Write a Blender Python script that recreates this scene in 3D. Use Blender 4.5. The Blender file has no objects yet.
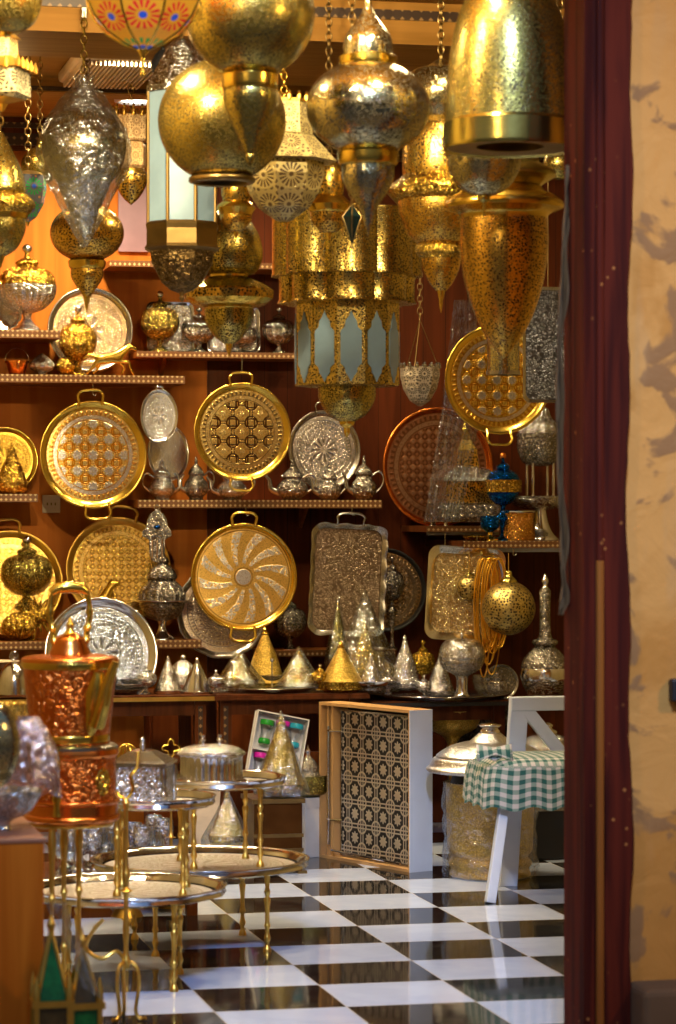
import bpy, bmesh, math, random
from mathutils import Vector, Matrix
random.seed(4)
PI = math.pi
sc = bpy.context.scene
COL = sc.collection
LSC = .60

# ---------------------------------------------------------------- camera frame
F, H, YAW, YH = 2809.0, 1.468, 0.2185, 514.8
CY, SY = math.cos(YAW), math.sin(YAW)
def ray(px):
    a = (px - 338.0) / F
    return SY + a * CY, CY - a * SY
def dep(px, v): return v / ray(px)[1]                       # distance along the view axis
def at(px, py, v):
    du, dv = ray(px); t = v / dv
    return Vector((t * du, v, H + (YH - py) / F * t))
def ms(px, v): return dep(px, v) / F                        # metres per pixel there
def floor_v(px, py):
    return F * H / (py - YH) * ray(px)[1]

# ---------------------------------------------------------------- materials
class NT:
    def __init__(s, name):
        s.m = bpy.data.materials.new(name); s.m.use_nodes = True
        s.t = s.m.node_tree; s.t.nodes.clear()
        s.out = s.t.nodes.new('ShaderNodeOutputMaterial')
    def n(s, typ, ins=None, **kw):
        nd = s.t.nodes.new('ShaderNode' + typ)
        for k, v in kw.items(): setattr(nd, k, v)
        for k, v in (ins or {}).items(): s.put(nd.inputs[k], v)
        return nd
    def put(s, sock, v):
        if isinstance(v, bpy.types.NodeSocket): s.t.links.new(v, sock)
        else:
            if hasattr(sock.default_value, '__len__') and len(sock.default_value) == 4 and len(v) == 3: v = (*v, 1)
            sock.default_value = v
    def math(s, op, a, b=0.0, c=None, clamp=False):
        nd = s.t.nodes.new('ShaderNodeMath'); nd.operation = op; nd.use_clamp = clamp
        s.put(nd.inputs[0], a); s.put(nd.inputs[1], b)
        if c is not None: s.put(nd.inputs[2], c)
        return nd.outputs[0]
    def sstep(s, x, lo, hi):
        nd = s.n('MapRange', {'Value': x, 'From Min': lo, 'From Max': hi}, interpolation_type='SMOOTHSTEP')
        return nd.outputs[0]
    def mix(s, f, a, b):
        nd = s.t.nodes.new('ShaderNodeMix'); nd.data_type = 'RGBA'
        s.put(nd.inputs[0], f); s.put(nd.inputs[6], a); s.put(nd.inputs[7], b)
        return nd.outputs[2]
    def obj(s): return s.n('TexCoord').outputs['Object']
    def noise(s, vec, scale, detail=2, dist=0.0):
        return s.n('TexNoise', {'Vector': vec, 'Scale': scale, 'Detail': detail, 'Distortion': dist}).outputs['Fac']
    def vor(s, vec, scale, feature='F1', out='Distance', rnd=1.0):
        return s.n('TexVoronoi', {'Vector': vec, 'Scale': scale, 'Randomness': rnd}, feature=feature).outputs[out]
    def bump(s, h, strength=.5, dist=.002):
        return s.n('Bump', {'Height': h, 'Strength': strength, 'Distance': dist}).outputs[0]
    def bsdf(s, **k):
        names = {'col': 'Base Color', 'metal': 'Metallic', 'rough': 'Roughness', 'normal': 'Normal', 'alpha': 'Alpha',
                 'trans': 'Transmission Weight', 'ior': 'IOR', 'emc': 'Emission Color', 'ems': 'Emission Strength', 'coat': 'Coat Weight', 'spec': 'Specular IOR Level'}
        nd = s.n('BsdfPrincipled', {names[a]: b for a, b in k.items()})
        s.t.links.new(nd.outputs[0], s.out.inputs[0]); return s.m

GOLD, GOLD_D = (.88, .60, .10), (.13, .06, .006)
OLIVE, OLIVE_D = (.60, .50, .13), (.07, .04, .008)
SILV, SILV_D = (.82, .82, .84), (.12, .11, .10)
DSILV, DSILV_D = (.46, .43, .38), (.05, .04, .03)
COPP, COPP_D = (.96, .30, .06), (.45, .08, .01)

def m_plain(name, col, rough=.2, b=.15):
    t = NT(name); o = t.obj(); h = t.noise(o, 60, 3)
    c = t.mix(t.sstep(t.noise(o, 9, 3), .35, .75), col, tuple(x * .72 for x in col))
    return t.bsdf(col=c, metal=1.0, rough=rough, normal=t.bump(h, b, .002))
def m_engr(name, col, dark, scale=90, rough=.24, amt=.8, b=.85):
    """engraved metal: chased scrolls and dots with patina in the grooves"""
    t = NT(name); o = t.obj()
    scale *= .85; w = t.vor(o, scale, 'DISTANCE_TO_EDGE'); n2 = t.noise(o, scale * .6, 3, 1.8)
    g = t.math('MULTIPLY', t.sstep(w, .02, .16), t.sstep(n2, .38, .56))
    fac = t.math('MULTIPLY', t.math('SUBTRACT', 1.0, g), amt)
    c = t.mix(fac, col, dark)
    return t.bsdf(col=c, metal=1.0, rough=rough, normal=t.bump(t.math('ADD', g, t.noise(o, scale * 1.7, 1)), b, .003))
def m_pierced(name, col, dark, scale=110, thr=.30, rough=.25, b=.5):
    """pierced sheet: small round and comma holes"""
    t = NT(name); o = t.obj()
    d = t.vor(o, scale, 'F1', rnd=.75); big = t.noise(o, 14, 3)
    hole = t.math('SUBTRACT', 1.0, t.sstep(t.math('ADD', d, t.math('MULTIPLY', t.math('SUBTRACT', big, .5), .25)), thr - .08, thr + .05))
    e = t.sstep(t.noise(o, scale * .9, 2, 1.0), .40, .62)
    c0 = t.mix(e, tuple(.68 * x for x in col), col)
    c = t.mix(hole, c0, dark)
    met = t.math('SUBTRACT', 1.0, t.math('MULTIPLY', hole, .8))
    return t.bsdf(col=c, metal=met, rough=rough, normal=t.bump(t.math('SUBTRACT', t.math('MULTIPLY', e, .25), hole), b * .55, .0015))
def m_filigree(name, col, dark, R, n=16, metal=.6):
    """pierced sheet with rosettes of drop shaped holes, repeated over the sheet (uv in metres / R)"""
    t = NT(name); uv = t.n('TexCoord').outputs['UV']; s = t.n('SeparateXYZ', {0: uv})
    fx = t.math('SUBTRACT', t.math('FRACT', t.math('DIVIDE', s.outputs[0], R)), .5)
    fy = t.math('SUBTRACT', t.math('FRACT', t.math('DIVIDE', s.outputs[1], R)), .5)
    r = t.math('SQRT', t.math('ADD', t.math('MULTIPLY', fx, fx), t.math('MULTIPLY', fy, fy)))
    th = t.math('ARCTAN2', fy, fx)
    pet = t.sstep(t.math('COSINE', t.math('MULTIPLY', th, float(n))), -.35, .05)
    ring = t.math('MULTIPLY', t.sstep(r, .15, .18), t.math('SUBTRACT', 1.0, t.sstep(r, .38, .42)))
    cen = t.math('SUBTRACT', 1.0, t.sstep(r, .06, .09))
    cor = t.math('MULTIPLY', t.sstep(r, .46, .5), t.math('SUBTRACT', 1.0, t.sstep(t.vor(uv, 4.5 / R, 'F1', rnd=.3), .3, .38)))
    hole = t.math('MAXIMUM', t.math('MAXIMUM', t.math('MULTIPLY', pet, ring), cen), cor)
    c = t.mix(hole, col, dark)
    return t.bsdf(col=c, metal=t.math('MULTIPLY', t.math('SUBTRACT', 1.0, hole), metal), rough=.4, normal=t.bump(t.math('SUBTRACT', 1.0, hole), .5, .003))

def polar(t, R):
    s = t.n('SeparateXYZ', {0: t.obj()})
    x = t.math('DIVIDE', s.outputs[0], R); y = t.math('DIVIDE', s.outputs[1], R)
    r = t.math('SQRT', t.math('ADD', t.math('MULTIPLY', x, x), t.math('MULTIPLY', y, y)))
    return x, y, r, t.math('ARCTAN2', y, x)
def inv(t, a): return t.math('SUBTRACT', 1.0, a)
def band(t, x, lo, hi, e=.01): return t.math('MULTIPLY', t.sstep(x, lo - e, lo + e), inv(t, t.sstep(x, hi - e, hi + e)))
def m_lattice(name, R, base, line, star, cell=.27, border=True, rough=.26, rmax=.76, starr=.20):
    """interlaced girih knots with star rosettes between them, chased into a tray"""
    t = NT(name); x, y, r, th = polar(t, R); o = t.obj()
    def cellc(off):
        fx = t.math('SUBTRACT', t.math('FRACT', t.math('ADD', t.math('DIVIDE', x, cell), 20.5 + off)), .5); fy = t.math('SUBTRACT', t.math('FRACT', t.math('ADD', t.math('DIVIDE', y, cell), 20.5 + off)), .5)
        return fx, fy, t.math('SQRT', t.math('ADD', t.math('MULTIPLY', fx, fx), t.math('MULTIPLY', fy, fy)))
    fx, fy, rr = cellc(0.0); gx, gy, rg = cellc(.5)
    a2 = t.math('ARCTAN2', fy, fx)
    st = inv(t, t.sstep(t.math('SUBTRACT', rr, t.math('MULTIPLY', t.math('COSINE', t.math('MULTIPLY', a2, 8.0)), .04)), starr, starr + .03))
    ax, ay = t.math('ABSOLUTE', gx), t.math('ABSOLUTE', gy)
    sq = band(t, t.math('MAXIMUM', ax, ay), .15, .24, .012)                 # rounded square of the knot
    lp = band(t, rg, .28, .37, .012)                                         # loop round it
    bx_ = t.math('MULTIPLY', inv(t, t.sstep(t.math('ABSOLUTE', t.math('SUBTRACT', ax, .075)), .02, .035)), t.sstep(.36 if False else t.math('SUBTRACT', .5, ay), .0, .02))
    by_ = inv(t, t.sstep(t.math('ABSOLUTE', t.math('SUBTRACT', ay, .075)), .02, .035))
    ln = t.math('MAXIMUM', t.math('MAXIMUM', sq, lp), t.math('MULTIPLY', t.math('MAXIMUM', bx_, by_), t.sstep(rg, .34, .37)))
    inside = inv(t, t.sstep(r, rmax - .02, rmax))
    f_s = t.math('MULTIPLY', st, inside); f_l = t.math('MULTIPLY', t.math('MULTIPLY', ln, inv(t, st)), inside)
    c = t.mix(f_l, base, line); c = t.mix(f_s, c, star)
    fine = t.noise(o, 110, 2, .8)
    teeth = t.sstep(t.math('SINE', t.math('MULTIPLY', th, 56.0)), -.2, .3)
    bd = t.math('MULTIPLY', band(t, r, rmax + .12, rmax + .20), teeth)
    sil = band(t, r, rmax + .02, rmax + .10); bd2 = t.math('MAXIMUM', band(t, r, rmax, rmax + .02, .006), band(t, r, rmax + .10, rmax + .12, .006))
    if border:
        c = t.mix(t.math('MULTIPLY', sil, .8), c, star); c = t.mix(t.math('MULTIPLY', bd, .8), c, line); c = t.mix(t.math('MULTIPLY', bd2, .7), c, line)
    c = t.mix(t.math('MULTIPLY', t.sstep(fine, .5, .66), .45), c, line)
    h = t.math('ADD', t.math('SUBTRACT', f_s, f_l), t.math('ADD', t.math('MULTIPLY', fine, .7), bd))
    return t.bsdf(col=c, metal=1.0, rough=rough, normal=t.bump(h, .38, .003))
def m_swirl(name, R, base, silver, dark):
    t = NT(name); x, y, r, th = polar(t, R); o = t.obj()
    ph = t.math('ADD', t.math('MULTIPLY', th, 12.0), t.math('MULTIPLY', r, 7.0))
    p = t.sstep(t.math('SINE', ph), .0, .4)
    rg = band(t, r, .27, .93, .03); ctr = inv(t, t.sstep(r, .15, .17))
    br = t.sstep(t.noise(o, 95, 2, .6), .40, .50)
    f = t.math('MULTIPLY', t.math('MULTIPLY', p, rg), br)
    f = t.math('MAXIMUM', f, ctr)
    fine = t.noise(o, 170, 2, 1.0)
    c = t.mix(f, base, silver); c = t.mix(t.math('MULTIPLY', t.sstep(fine, .52, .66), .55), c, dark)
    ringd = t.math('MAXIMUM', band(t, r, .17, .2, .006), band(t, r, .95, .97, .006))
    c = t.mix(t.math('MULTIPLY', ringd, .7), c, dark)
    return t.bsdf(col=c, metal=1.0, rough=.33, normal=t.bump(t.math('ADD', f, fine), .5, .003))
def m_medal(name, R, base, dark, n=8, rough=.25, scale=1.0):
    """chased tray floor: medallion, scrolling band and beaded border"""
    t = NT(name); x, y, r, th = polar(t, R); o = t.obj()
    pet = t.math('MULTIPLY', t.sstep(t.math('SINE', t.math('ADD', t.math('MULTIPLY', th, float(n)), 1.0)), -.2, .5), band(t, r, .12, .38, .03))
    scr = t.math('MULTIPLY', t.sstep(t.noise(o, 55 * scale, 3, 2.5), .48, .58), band(t, r, .42, .72, .02))
    bd = t.math('MULTIPLY', t.sstep(t.math('SINE', t.math('MULTIPLY', th, 60.0)), -.1, .3), band(t, r, .76, .84))
    rings = t.math('MAXIMUM', band(t, r, .39, .41, .006), t.math('MAXIMUM', band(t, r, .735, .75, .006), band(t, r, .86, .88, .006)))
    f = t.math('MAXIMUM', t.math('MAXIMUM', pet, scr), t.math('MAXIMUM', bd, rings))
    fine = t.noise(o, 160, 2, 1)
    c = t.mix(t.math('MULTIPLY', f, .7), base, dark); c = t.mix(t.math('MULTIPLY', t.sstep(fine, .5, .7), .5), c, dark)
    return t.bsdf(col=c, metal=1.0, rough=rough, normal=t.bump(t.math('ADD', t.math('MULTIPLY', f, -1.0), fine), .5, .003))
def m_wood(name, c1, c2, rough=.4, axis=2, scale=1.0, seam=0.0):
    t = NT(name); o = t.obj()
    sc_ = [26.0 * scale] * 3; sc_[axis] = 1.6 * scale
    v = t.n('Mapping', {'Vector': o, 'Scale': tuple(sc_)}).outputs[0]
    n1 = t.noise(v, 1.0, 5, .8)
    c = t.mix(t.sstep(n1, .3, .7), c1, c2)
    h = n1
    if seam:
        s = t.n('SeparateXYZ', {0: o}); fr = t.math('FRACT', t.math('DIVIDE', s.outputs[0], seam))
        g = inv(t, t.sstep(t.math('ABSOLUTE', t.math('SUBTRACT', fr, .5)), .485, .495)); c = t.mix(inv(t, g), c, (.02, .008, .004)); h = t.math('ADD', t.math('MULTIPLY', n1, .2), g)
    return t.bsdf(col=c, rough=rough, spec=.12, normal=t.bump(h, .25, .003))
def m_diff(name, col, rough=.6, b=.1, var=.85, sc1=8):
    t = NT(name); o = t.obj()
    c = t.mix(t.sstep(t.noise(o, sc1, 4), .3, .7), col, tuple(x * var for x in col))
    return t.bsdf(col=c, rough=rough, normal=t.bump(t.noise(o, 70, 3), b, .003))
def m_glass(name, col=(.9, .93, .95), rough=.03):
    t = NT(name)
    h = t.noise(t.obj(), 45, 2)
    g = t.n('BsdfGlossy', {'Color': (*[min(1, c * 1.0) for c in col], 1), 'Roughness': rough + .05, 'Normal': t.bump(h, .5, .003)}).outputs[0]
    tr = t.n('BsdfTransparent', {'Color': (*col, 1)}).outputs[0]
    lw = t.n('LayerWeight', {'Blend': .35}).outputs['Facing']
    f = t.math('ADD', t.math('MULTIPLY', lw, .55), .10, clamp=True)
    mx = t.n('MixShader', {0: f, 1: tr, 2: g}).outputs[0]
    t.t.links.new(mx, t.out.inputs[0]); return t.m
def m_film(name, base=.10, tint=(.93, .96, 1.0), scale=22):
    t = NT(name); o = t.obj()
    h = t.noise(o, scale, 4, 2.0)
    nb = t.bump(h, 1.0, .02)
    g = t.n('BsdfGlossy', {'Color': (*tint, 1), 'Roughness': .12, 'Normal': nb}).outputs[0]
    tr = t.n('BsdfTransparent', {'Color': (*tint, 1)}).outputs[0]
    lw = t.n('LayerWeight', {'Blend': .3, 'Normal': nb}).outputs['Facing']
    f = t.math('ADD', t.math('MULTIPLY', lw, .5), t.math('MULTIPLY', t.sstep(h, .5, .75), base * 2.2), clamp=True)
    f = t.math('ADD', f, base, clamp=True)
    mx = t.n('MixShader', {0: f, 1: tr, 2: g}).outputs[0]
    t.t.links.new(mx, t.out.inputs[0]); return t.m
def m_emit(name, col, s):
    t = NT(name); e = t.n('Emission', {'Color': (*col, 1), 'Strength': s}); t.t.links.new(e.outputs[0], t.out.inputs[0]); return t.m
def m_inlay(name, c1, c2, su, sz, thr=.26):
    """marquetry strip: small repeating diamonds"""
    t = NT(name); s = t.n('SeparateXYZ', {0: t.obj()})
    fx = t.math('ABSOLUTE', t.math('SUBTRACT', t.math('FRACT', t.math('DIVIDE', s.outputs[0], su)), .5))
    fz = t.math('ABSOLUTE', t.math('SUBTRACT', t.math('FRACT', t.math('DIVIDE', s.outputs[2], sz)), .5))
    f = t.sstep(t.math('ADD', fx, fz), thr, thr + .1)
    return t.bsdf(col=t.mix(f, c1, c2), rough=.45)

M = {}
M['gold'] = m_plain('polished_brass', GOLD, .2)
M['goldm'] = m_plain('satin_brass', (.80, .50, .10), .34)
M['olive'] = m_plain('aged_brass', OLIVE, .22)
M['dbrass'] = m_plain('dark_brass', (.28, .19, .07), .35)
M['amberm'] = m_plain('amber_brass', (.95, .52, .06), .3)
M['p_ball'] = m_pierced('pierced_ball_brass', (.66, .50, .16), (.04, .02, .004), 80, .42, .35)
M['silverb'] = m_engr('brushed_silver', (.86, .88, .93), (.5, .5, .52), 60, .3, .4, .4)
M['silver'] = m_plain('polished_silver', SILV, .14)
M['dsilver'] = m_plain('dull_silver', DSILV, .25)
M['copper'] = m_plain('polished_copper', COPP, .22)
M['e_gold'] = m_engr('engraved_brass', GOLD, GOLD_D, 75)
M['e_goldf'] = m_engr('finely_engraved_brass', (.9, .62, .14), GOLD_D, 130, .3, .5)
M['e_olive'] = m_engr('engraved_aged_brass', OLIVE, OLIVE_D, 85)
M['e_silver'] = m_engr('engraved_silver', SILV, SILV_D, 85, .2, .55, .7)
M['e_dsilver'] = m_engr('engraved_dull_silver', DSILV, DSILV_D, 75, .27, .7)
M['e_copper'] = m_engr('chased_copper', COPP, COPP_D, 52, .24, .6, .9)
M['p_gold'] = m_pierced('pierced_brass', (.88, .54, .09), (.035, .012, .002), 118, .40)
M['p_goldc'] = m_pierced('coarsely_pierced_brass', (.84, .54, .10), (.03, .012, .002), 88, .42)
M['p_olive'] = m_pierced('pierced_aged_brass', (.60, .47, .11), (.03, .018, .004), 135, .41)
M['p_olive2'] = m_pierced('finely_pierced_aged_brass', (.60, .44, .13), (.05, .03, .006), 190, .38, .2)
M['p_silver'] = m_pierced('pierced_silver', (.64, .57, .30), (.05, .035, .02), 140, .38, .14)
M['drumgold'] = m_pierced('pierced_drum_brass', (.74, .55, .14), (.04, .022, .004), 122, .42, .25)
M['film'] = m_film('clear_cellophane', .16, (.88, .94, 1.0), 14)
M['filml'] = m_film('thin_plastic', .10, (.95, .97, 1.0), 14)
M['filmd'] = m_film('crumpled_plastic_film', .17, (.88, .93, 1.0), 17)
M['filmw'] = m_diff('milky_plastic_bag', (.80, .62, .55), .25, .4)
M['glass'] = m_glass('clear_glass')
M['glassb'] = m_glass('smoky_glass', (.62, .60, .56))
M['frost'] = m_diff('frosted_glass_pane', (.22, .34, .45), .22, .05)
M['bluegl'] = m_engr('blue_enamel', (.01, .17, .62), (.0, .02, .12), 110, .12)
M['orgl'] = m_engr('amber_glitter_glass', (.95, .50, .10), (.35, .12, .02), 110, .2)
M['walll'] = m_wood('orange_veneer_wall', (.52, .165, .022), (.40, .115, .014), .6, 2, .5)
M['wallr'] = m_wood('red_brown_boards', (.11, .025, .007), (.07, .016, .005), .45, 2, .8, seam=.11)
M['shelf'] = m_wood('shelf_wood', (.34, .12, .025), (.22, .07, .014), .45, 0)
M['table'] = m_wood('dark_walnut', (.11, .032, .009), (.06, .017, .005), .4, 2)
M['ceil'] = m_wood('ceiling_veneer', (.34, .17, .035), (.25, .12, .02), .6, 0)
M['cratew'] = m_wood('orange_pine', (.72, .24, .025), (.56, .155, .013), .5, 2, .8)
M['jamb'] = m_wood('dark_red_stained_wood', (.085, .010, .003), (.035, .004, .002), .75, 2, .8)
def m_jamb():
    t = NT('dark_red_stained_wood'); o = t.obj(); v = t.n('Mapping', {'Vector': o, 'Scale': (22, 22, 1.4)}).outputs[0]; n1 = t.noise(v, 1, 5, .8)
    c = t.mix(t.sstep(n1, .35, .7), (.095, .012, .004), (.035, .004, .002))
    sp = t.math('MULTIPLY', t.sstep(t.vor(o, 28, 'F1'), .16, .10), t.sstep(t.noise(o, 6, 3), .52, .6)); c = t.mix(sp, c, (.34, .12, .03))
    return t.bsdf(col=c, rough=.75, spec=.12, normal=t.bump(n1, .3, .004))
M['jamb'] = m_jamb()
M['ridge'] = m_wood('worn_orange_bead', (.30, .10, .015), (.20, .06, .01), .6, 2, .8)
M['inlay'] = m_inlay('bone_inlay_strip', (.48, .34, .16), (.13, .05, .014), .022, .022)
M['inlayd'] = m_inlay('dark_inlay_strip', (.26, .15, .05), (.035, .016, .006), .035, .035, .2)
M['white'] = m_diff('white_painted_wood', (.62, .68, .80), .35, .05, .93)
M['card'] = m_diff('brown_cardboard', (.50, .28, .10), .75)
M['whitebox'] = m_diff('white_card', (.70, .68, .66), .6)
M['cream'] = m_diff('cream_plastic', (.66, .52, .36), .5)
M['black'] = m_diff('black_matte', (.012, .012, .014), .5)
M['led'] = m_emit('lamp_glow', (1.0, .86, .62), 14)
M['cloth'] = m_diff('grey_brown_cloth', (.13, .065, .018), .8, .4)

# ---------------------------------------------------------------- mesh helpers
def ob(name, verts, faces, mat, parent=None, smooth=True, loc=None, uv=None):
    me = bpy.data.meshes.new(name); me.from_pydata([tuple(v) for v in verts], [], faces)
    if uv:
        l = me.uv_layers.new(name='UVMap')
        for lp in me.loops: l.data[lp.index].uv = uv[lp.vertex_index]
    bm = bmesh.new(); bm.from_mesh(me); bmesh.ops.recalc_face_normals(bm, faces=bm.faces); bm.to_mesh(me); bm.free()
    if smooth:
        me.shade_smooth()
        try: me.set_sharp_from_angle(angle=math.radians(40))
        except Exception: pass
    me.materials.append(M[mat] if isinstance(mat, str) else mat)
    o = bpy.data.objects.new(name, me); COL.objects.link(o)
    if parent is not None: o.parent = parent
    if loc is not None: o.location = loc
    return o
def thing(name, label, cat, loc, group=None, rz=0, kind=None):
    o = bpy.data.objects.new(name, None); COL.objects.link(o); o.location = loc; o.rotation_euler = (0, 0, rz)
    o.empty_display_size = .05
    return tag(o, label, cat, group, kind)
def tag(o, label=None, cat=None, group=None, kind=None):
    if label: o['label'] = label
    if cat: o['category'] = cat
    if group: o['group'] = group
    if kind: o['kind'] = kind
    return o
def struct(name, verts, faces, mat, loc=None, smooth=False):
    o = ob(name, verts, faces, mat, None, smooth, loc); o['kind'] = 'structure'; return o
BOXF = [(0, 1, 2, 3), (4, 7, 6, 5), (0, 4, 5, 1), (1, 5, 6, 2), (2, 6, 7, 3), (3, 7, 4, 0)]
def boxv(x0, x1, y0, y1, z0, z1):
    return [Vector(p) for p in ((x0, y0, z0), (x1, y0, z0), (x1, y1, z0), (x0, y1, z0), (x0, y0, z1), (x1, y0, z1), (x1, y1, z1), (x0, y1, z1))]
def boxes(bs):
    V, Fc = [], []
    for b in bs:
        k = len(V); V += boxv(*b[:6]); Fc += [tuple(i + k for i in f) for f in BOXF]
    return V, Fc
def merge(*parts):
    V, Fc = [], []
    for v, f in parts:
        k = len(V); V += list(v); Fc += [tuple(i + k for i in q) for q in f]
    return V, Fc
def bev(o, w=.004, seg=2):
    md = o.modifiers.new('bevel', 'BEVEL'); md.width = w; md.segments = seg; md.limit_method = 'ANGLE'; return o
def smoothprof(P, n=4):
    """Catmull-Rom through the points; a repeated point makes a sharp corner"""
    runs, cur = [], [P[0]]
    for a, b in zip(P, P[1:]):
        if a == b: runs.append(cur); cur = [b]
        else: cur.append(b)
    runs.append(cur); out = []
    for r in runs:
        if len(r) == 1: out.append(r[0]); continue
        for i in range(len(r) - 1):
            p0 = r[i - 1] if i else r[0]; p1, p2 = r[i], r[i + 1]; p3 = r[i + 2] if i + 2 < len(r) else r[-1]
            for k in range(n):
                t = k / n
                out.append(tuple(.5 * ((2 * b) + (c - a) * t + (2 * a - 5 * b + 4 * c - d) * t * t + (3 * b - a - 3 * c + d) * t ** 3) for a, b, c, d in zip(p0, p1, p2, p3)))
        out.append(r[-1])
    return [(max(0, a), b) for a, b in out]
def lathe(P, seg=40, ribs=0, amp=0.0, sides=0, smooth=4):
    """P: (radius, height) in metres"""
    if smooth and len(P) > 2: P = smoothprof(P, smooth)
    if sides: seg = sides
    V, Fc, prev = [], [], None
    for r, z in P:
        if r < 1e-5:
            V.append(Vector((0, 0, z))); ring = [len(V) - 1]
        else:
            k = len(V); ring = list(range(k, k + seg))
            for i in range(seg):
                a = 2 * PI * i / seg + (PI / seg if sides else 0)
                q = r * (1 + amp * (abs(math.cos(ribs * a / 2)) * 2 - 1)) if ribs else r
                V.append(Vector((q * math.cos(a), q * math.sin(a), z)))
        if prev is not None:
            if len(prev) == 1 and len(ring) > 1:
                for i in range(seg): Fc.append((prev[0], ring[i], ring[(i + 1) % seg]))
            elif len(ring) == 1 and len(prev) > 1:
                for i in range(seg): Fc.append((prev[i], ring[0], prev[(i + 1) % seg]))
            elif len(ring) > 1:
                for i in range(seg): Fc.append((prev[i], ring[i], ring[(i + 1) % seg], prev[(i + 1) % seg]))
        prev = ring
    return V, Fc
def tube(P, R, n=10, closed=False):
    P = [Vector(p) for p in P]
    if not hasattr(R, '__len__'): R = [R] * len(P)
    V, Fc = [], []; m = len(P); up = None
    for i, p in enumerate(P):
        a = P[i - 1] if (i or closed) else P[i]; b = P[(i + 1) % m] if (i < m - 1 or closed) else P[i]
        d = (b - a).normalized()
        if up is None: up = Vector((0, 0, 1)) if abs(d.z) < .9 else Vector((1, 0, 0))
        s = d.cross(up).normalized(); up = s.cross(d).normalized()
        for k in range(n):
            t = 2 * PI * k / n; V.append(p + (s * math.cos(t) + up * math.sin(t)) * R[i])
    for i in range(m if closed else m - 1):
        j = (i + 1) % m
        for k in range(n):
            Fc.append((i * n + k, i * n + (k + 1) % n, j * n + (k + 1) % n, j * n + k))
    if not closed: Fc.append(tuple(range(n))); Fc.append(tuple((m - 1) * n + k for k in reversed(range(n))))
    return V, Fc
def curve_pts(P, n=6):
    P = [tuple(p) for p in P]; out = []
    for i in range(len(P) - 1):
        p0 = P[max(i - 1, 0)]; p1, p2 = P[i], P[i + 1]; p3 = P[min(i + 2, len(P) - 1)]
        for k in range(n):
            t = k / n
            out.append(tuple(.5 * ((2 * b) + (c - a) * t + (2 * a - 5 * b + 4 * c - d) * t * t + (3 * b - a - 3 * c + d) * t ** 3) for a, b, c, d in zip(p0, p1, p2, p3)))
    out.append(P[-1]); return out
def LT(name, label, cat, cx, v, parts, group=None, rz=0):
    """a turned thing: parts = (name, material, [(radius px, image y)], {options})"""
    s = ms(cx, v); yb = max(y for p in parts for _, y in p[2])
    base = at(cx, yb, v); e = thing(name, label, cat, base, group, rz)
    for p in parts:
        op = dict(p[3]) if len(p) > 3 else {}
        P = [(r * s, (yb - y) * s) for r, y in p[2]]
        par = op.pop('parent', None)
        V, Fc = lathe(P, **op)
        o = ob(p[0], V, Fc, p[1], par or e, smooth=not op.get('sides'))
    return e
def arc(rx, yc, ry, a0, a1, n=8):
    """ellipse profile, angle from the top in degrees"""
    return [(max(0, rx * math.sin(math.radians(a0 + (a1 - a0) * i / n))), yc - ry * math.cos(math.radians(a0 + (a1 - a0) * i / n))) for i in range(n + 1)]
def chain(e, x, y, z0, z1, r=.006, mat='dbrass', link=.035):
    """oval links, alternately turned, as one chain part"""
    k = max(1, int((z1 - z0) / (link * .75))); bits = []
    for i in range(k):
        zc = z0 + (i + .5) * (z1 - z0) / k
        L = []
        for j in range(14):
            a = 2 * PI * j / 14; u = math.cos(a) * link * .32; w = math.sin(a) * link * .5
            L.append((x + (u if i % 2 else 0), y + (0 if i % 2 else u), zc + w))
        bits.append(tube(L, r * .38, 6, closed=True))
    V, Fc = merge(*bits); return ob('chain', V, Fc, mat, e)

# ---------------------------------------------------------------- the setting
VB, VF = 13.0, 7.2
UL, UR, ZC = .45, 4.3, 3.3
def m_floor():
    t = NT('checkered_marble'); o = t.obj(); s = t.n('SeparateXYZ', {0: o})
    a = t.math('DIVIDE', t.math('SUBTRACT', s.outputs[0], 2.6422), .4); b = t.math('DIVIDE', t.math('SUBTRACT', 10.9766, s.outputs[1]), .4)
    k = t.math('ADD', t.math('FLOOR', a), t.math('FLOOR', b))
    od = t.math('PINGPONG', k, 1.0)
    n = t.noise(o, 5, 6, 1.5); vein = inv(t, t.sstep(t.math('ABSOLUTE', t.math('SUBTRACT', n, .5)), .0, .03))
    wh = t.mix(t.sstep(n, .3, .7), (.54, .63, .86), (.48, .57, .80)); bk = t.mix(t.math('MULTIPLY', vein, .35), (.008, .008, .009), (.10, .095, .085))
    c = t.mix(od, wh, bk)
    fa = t.math('ABSOLUTE', t.math('SUBTRACT', t.math('FRACT', a), .5)); fb = t.math('ABSOLUTE', t.math('SUBTRACT', t.math('FRACT', b), .5))
    g = t.sstep(t.math('MAXIMUM', fa, fb), .493, .497)
    c = t.mix(g, c, (.30, .28, .26))
    return t.bsdf(col=c, rough=t.math('ADD', .06, t.math('MULTIPLY', g, .4)), normal=t.bump(t.noise(o, 3, 2), .06, .01))
M['floor'] = m_floor()
struct('floor', *boxes([(UL - .1, UR + .1, VF - .3, VB + .1, -.1, 0)]), 'floor')
M['street'] = m_diff('worn_street_paving', (.22, .18, .14), .7)
struct('floor_street', *boxes([(-5, 8, -3, VF - .3, -.12, -.02)]), 'street')
def wallx(px): return at(px, 500, VB).x
XS = wallx(216)
struct('wall_back', *boxes([(UL, XS, VB, VB + .1, 0, ZC)]), 'walll')
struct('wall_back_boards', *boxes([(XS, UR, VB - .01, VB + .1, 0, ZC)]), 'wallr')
M['wallside'] = m_diff('ochre_side_wall', (.34, .25, .09), .6)
struct('wall_left', *boxes([(UL - .1, UL, VF, VB + .1, 0, ZC + .1)]), 'wallside')
struct('wall_right', *boxes([(UR, UR + .1, VF, VB + .1, 0, ZC + .1)]), 'wallside')
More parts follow.
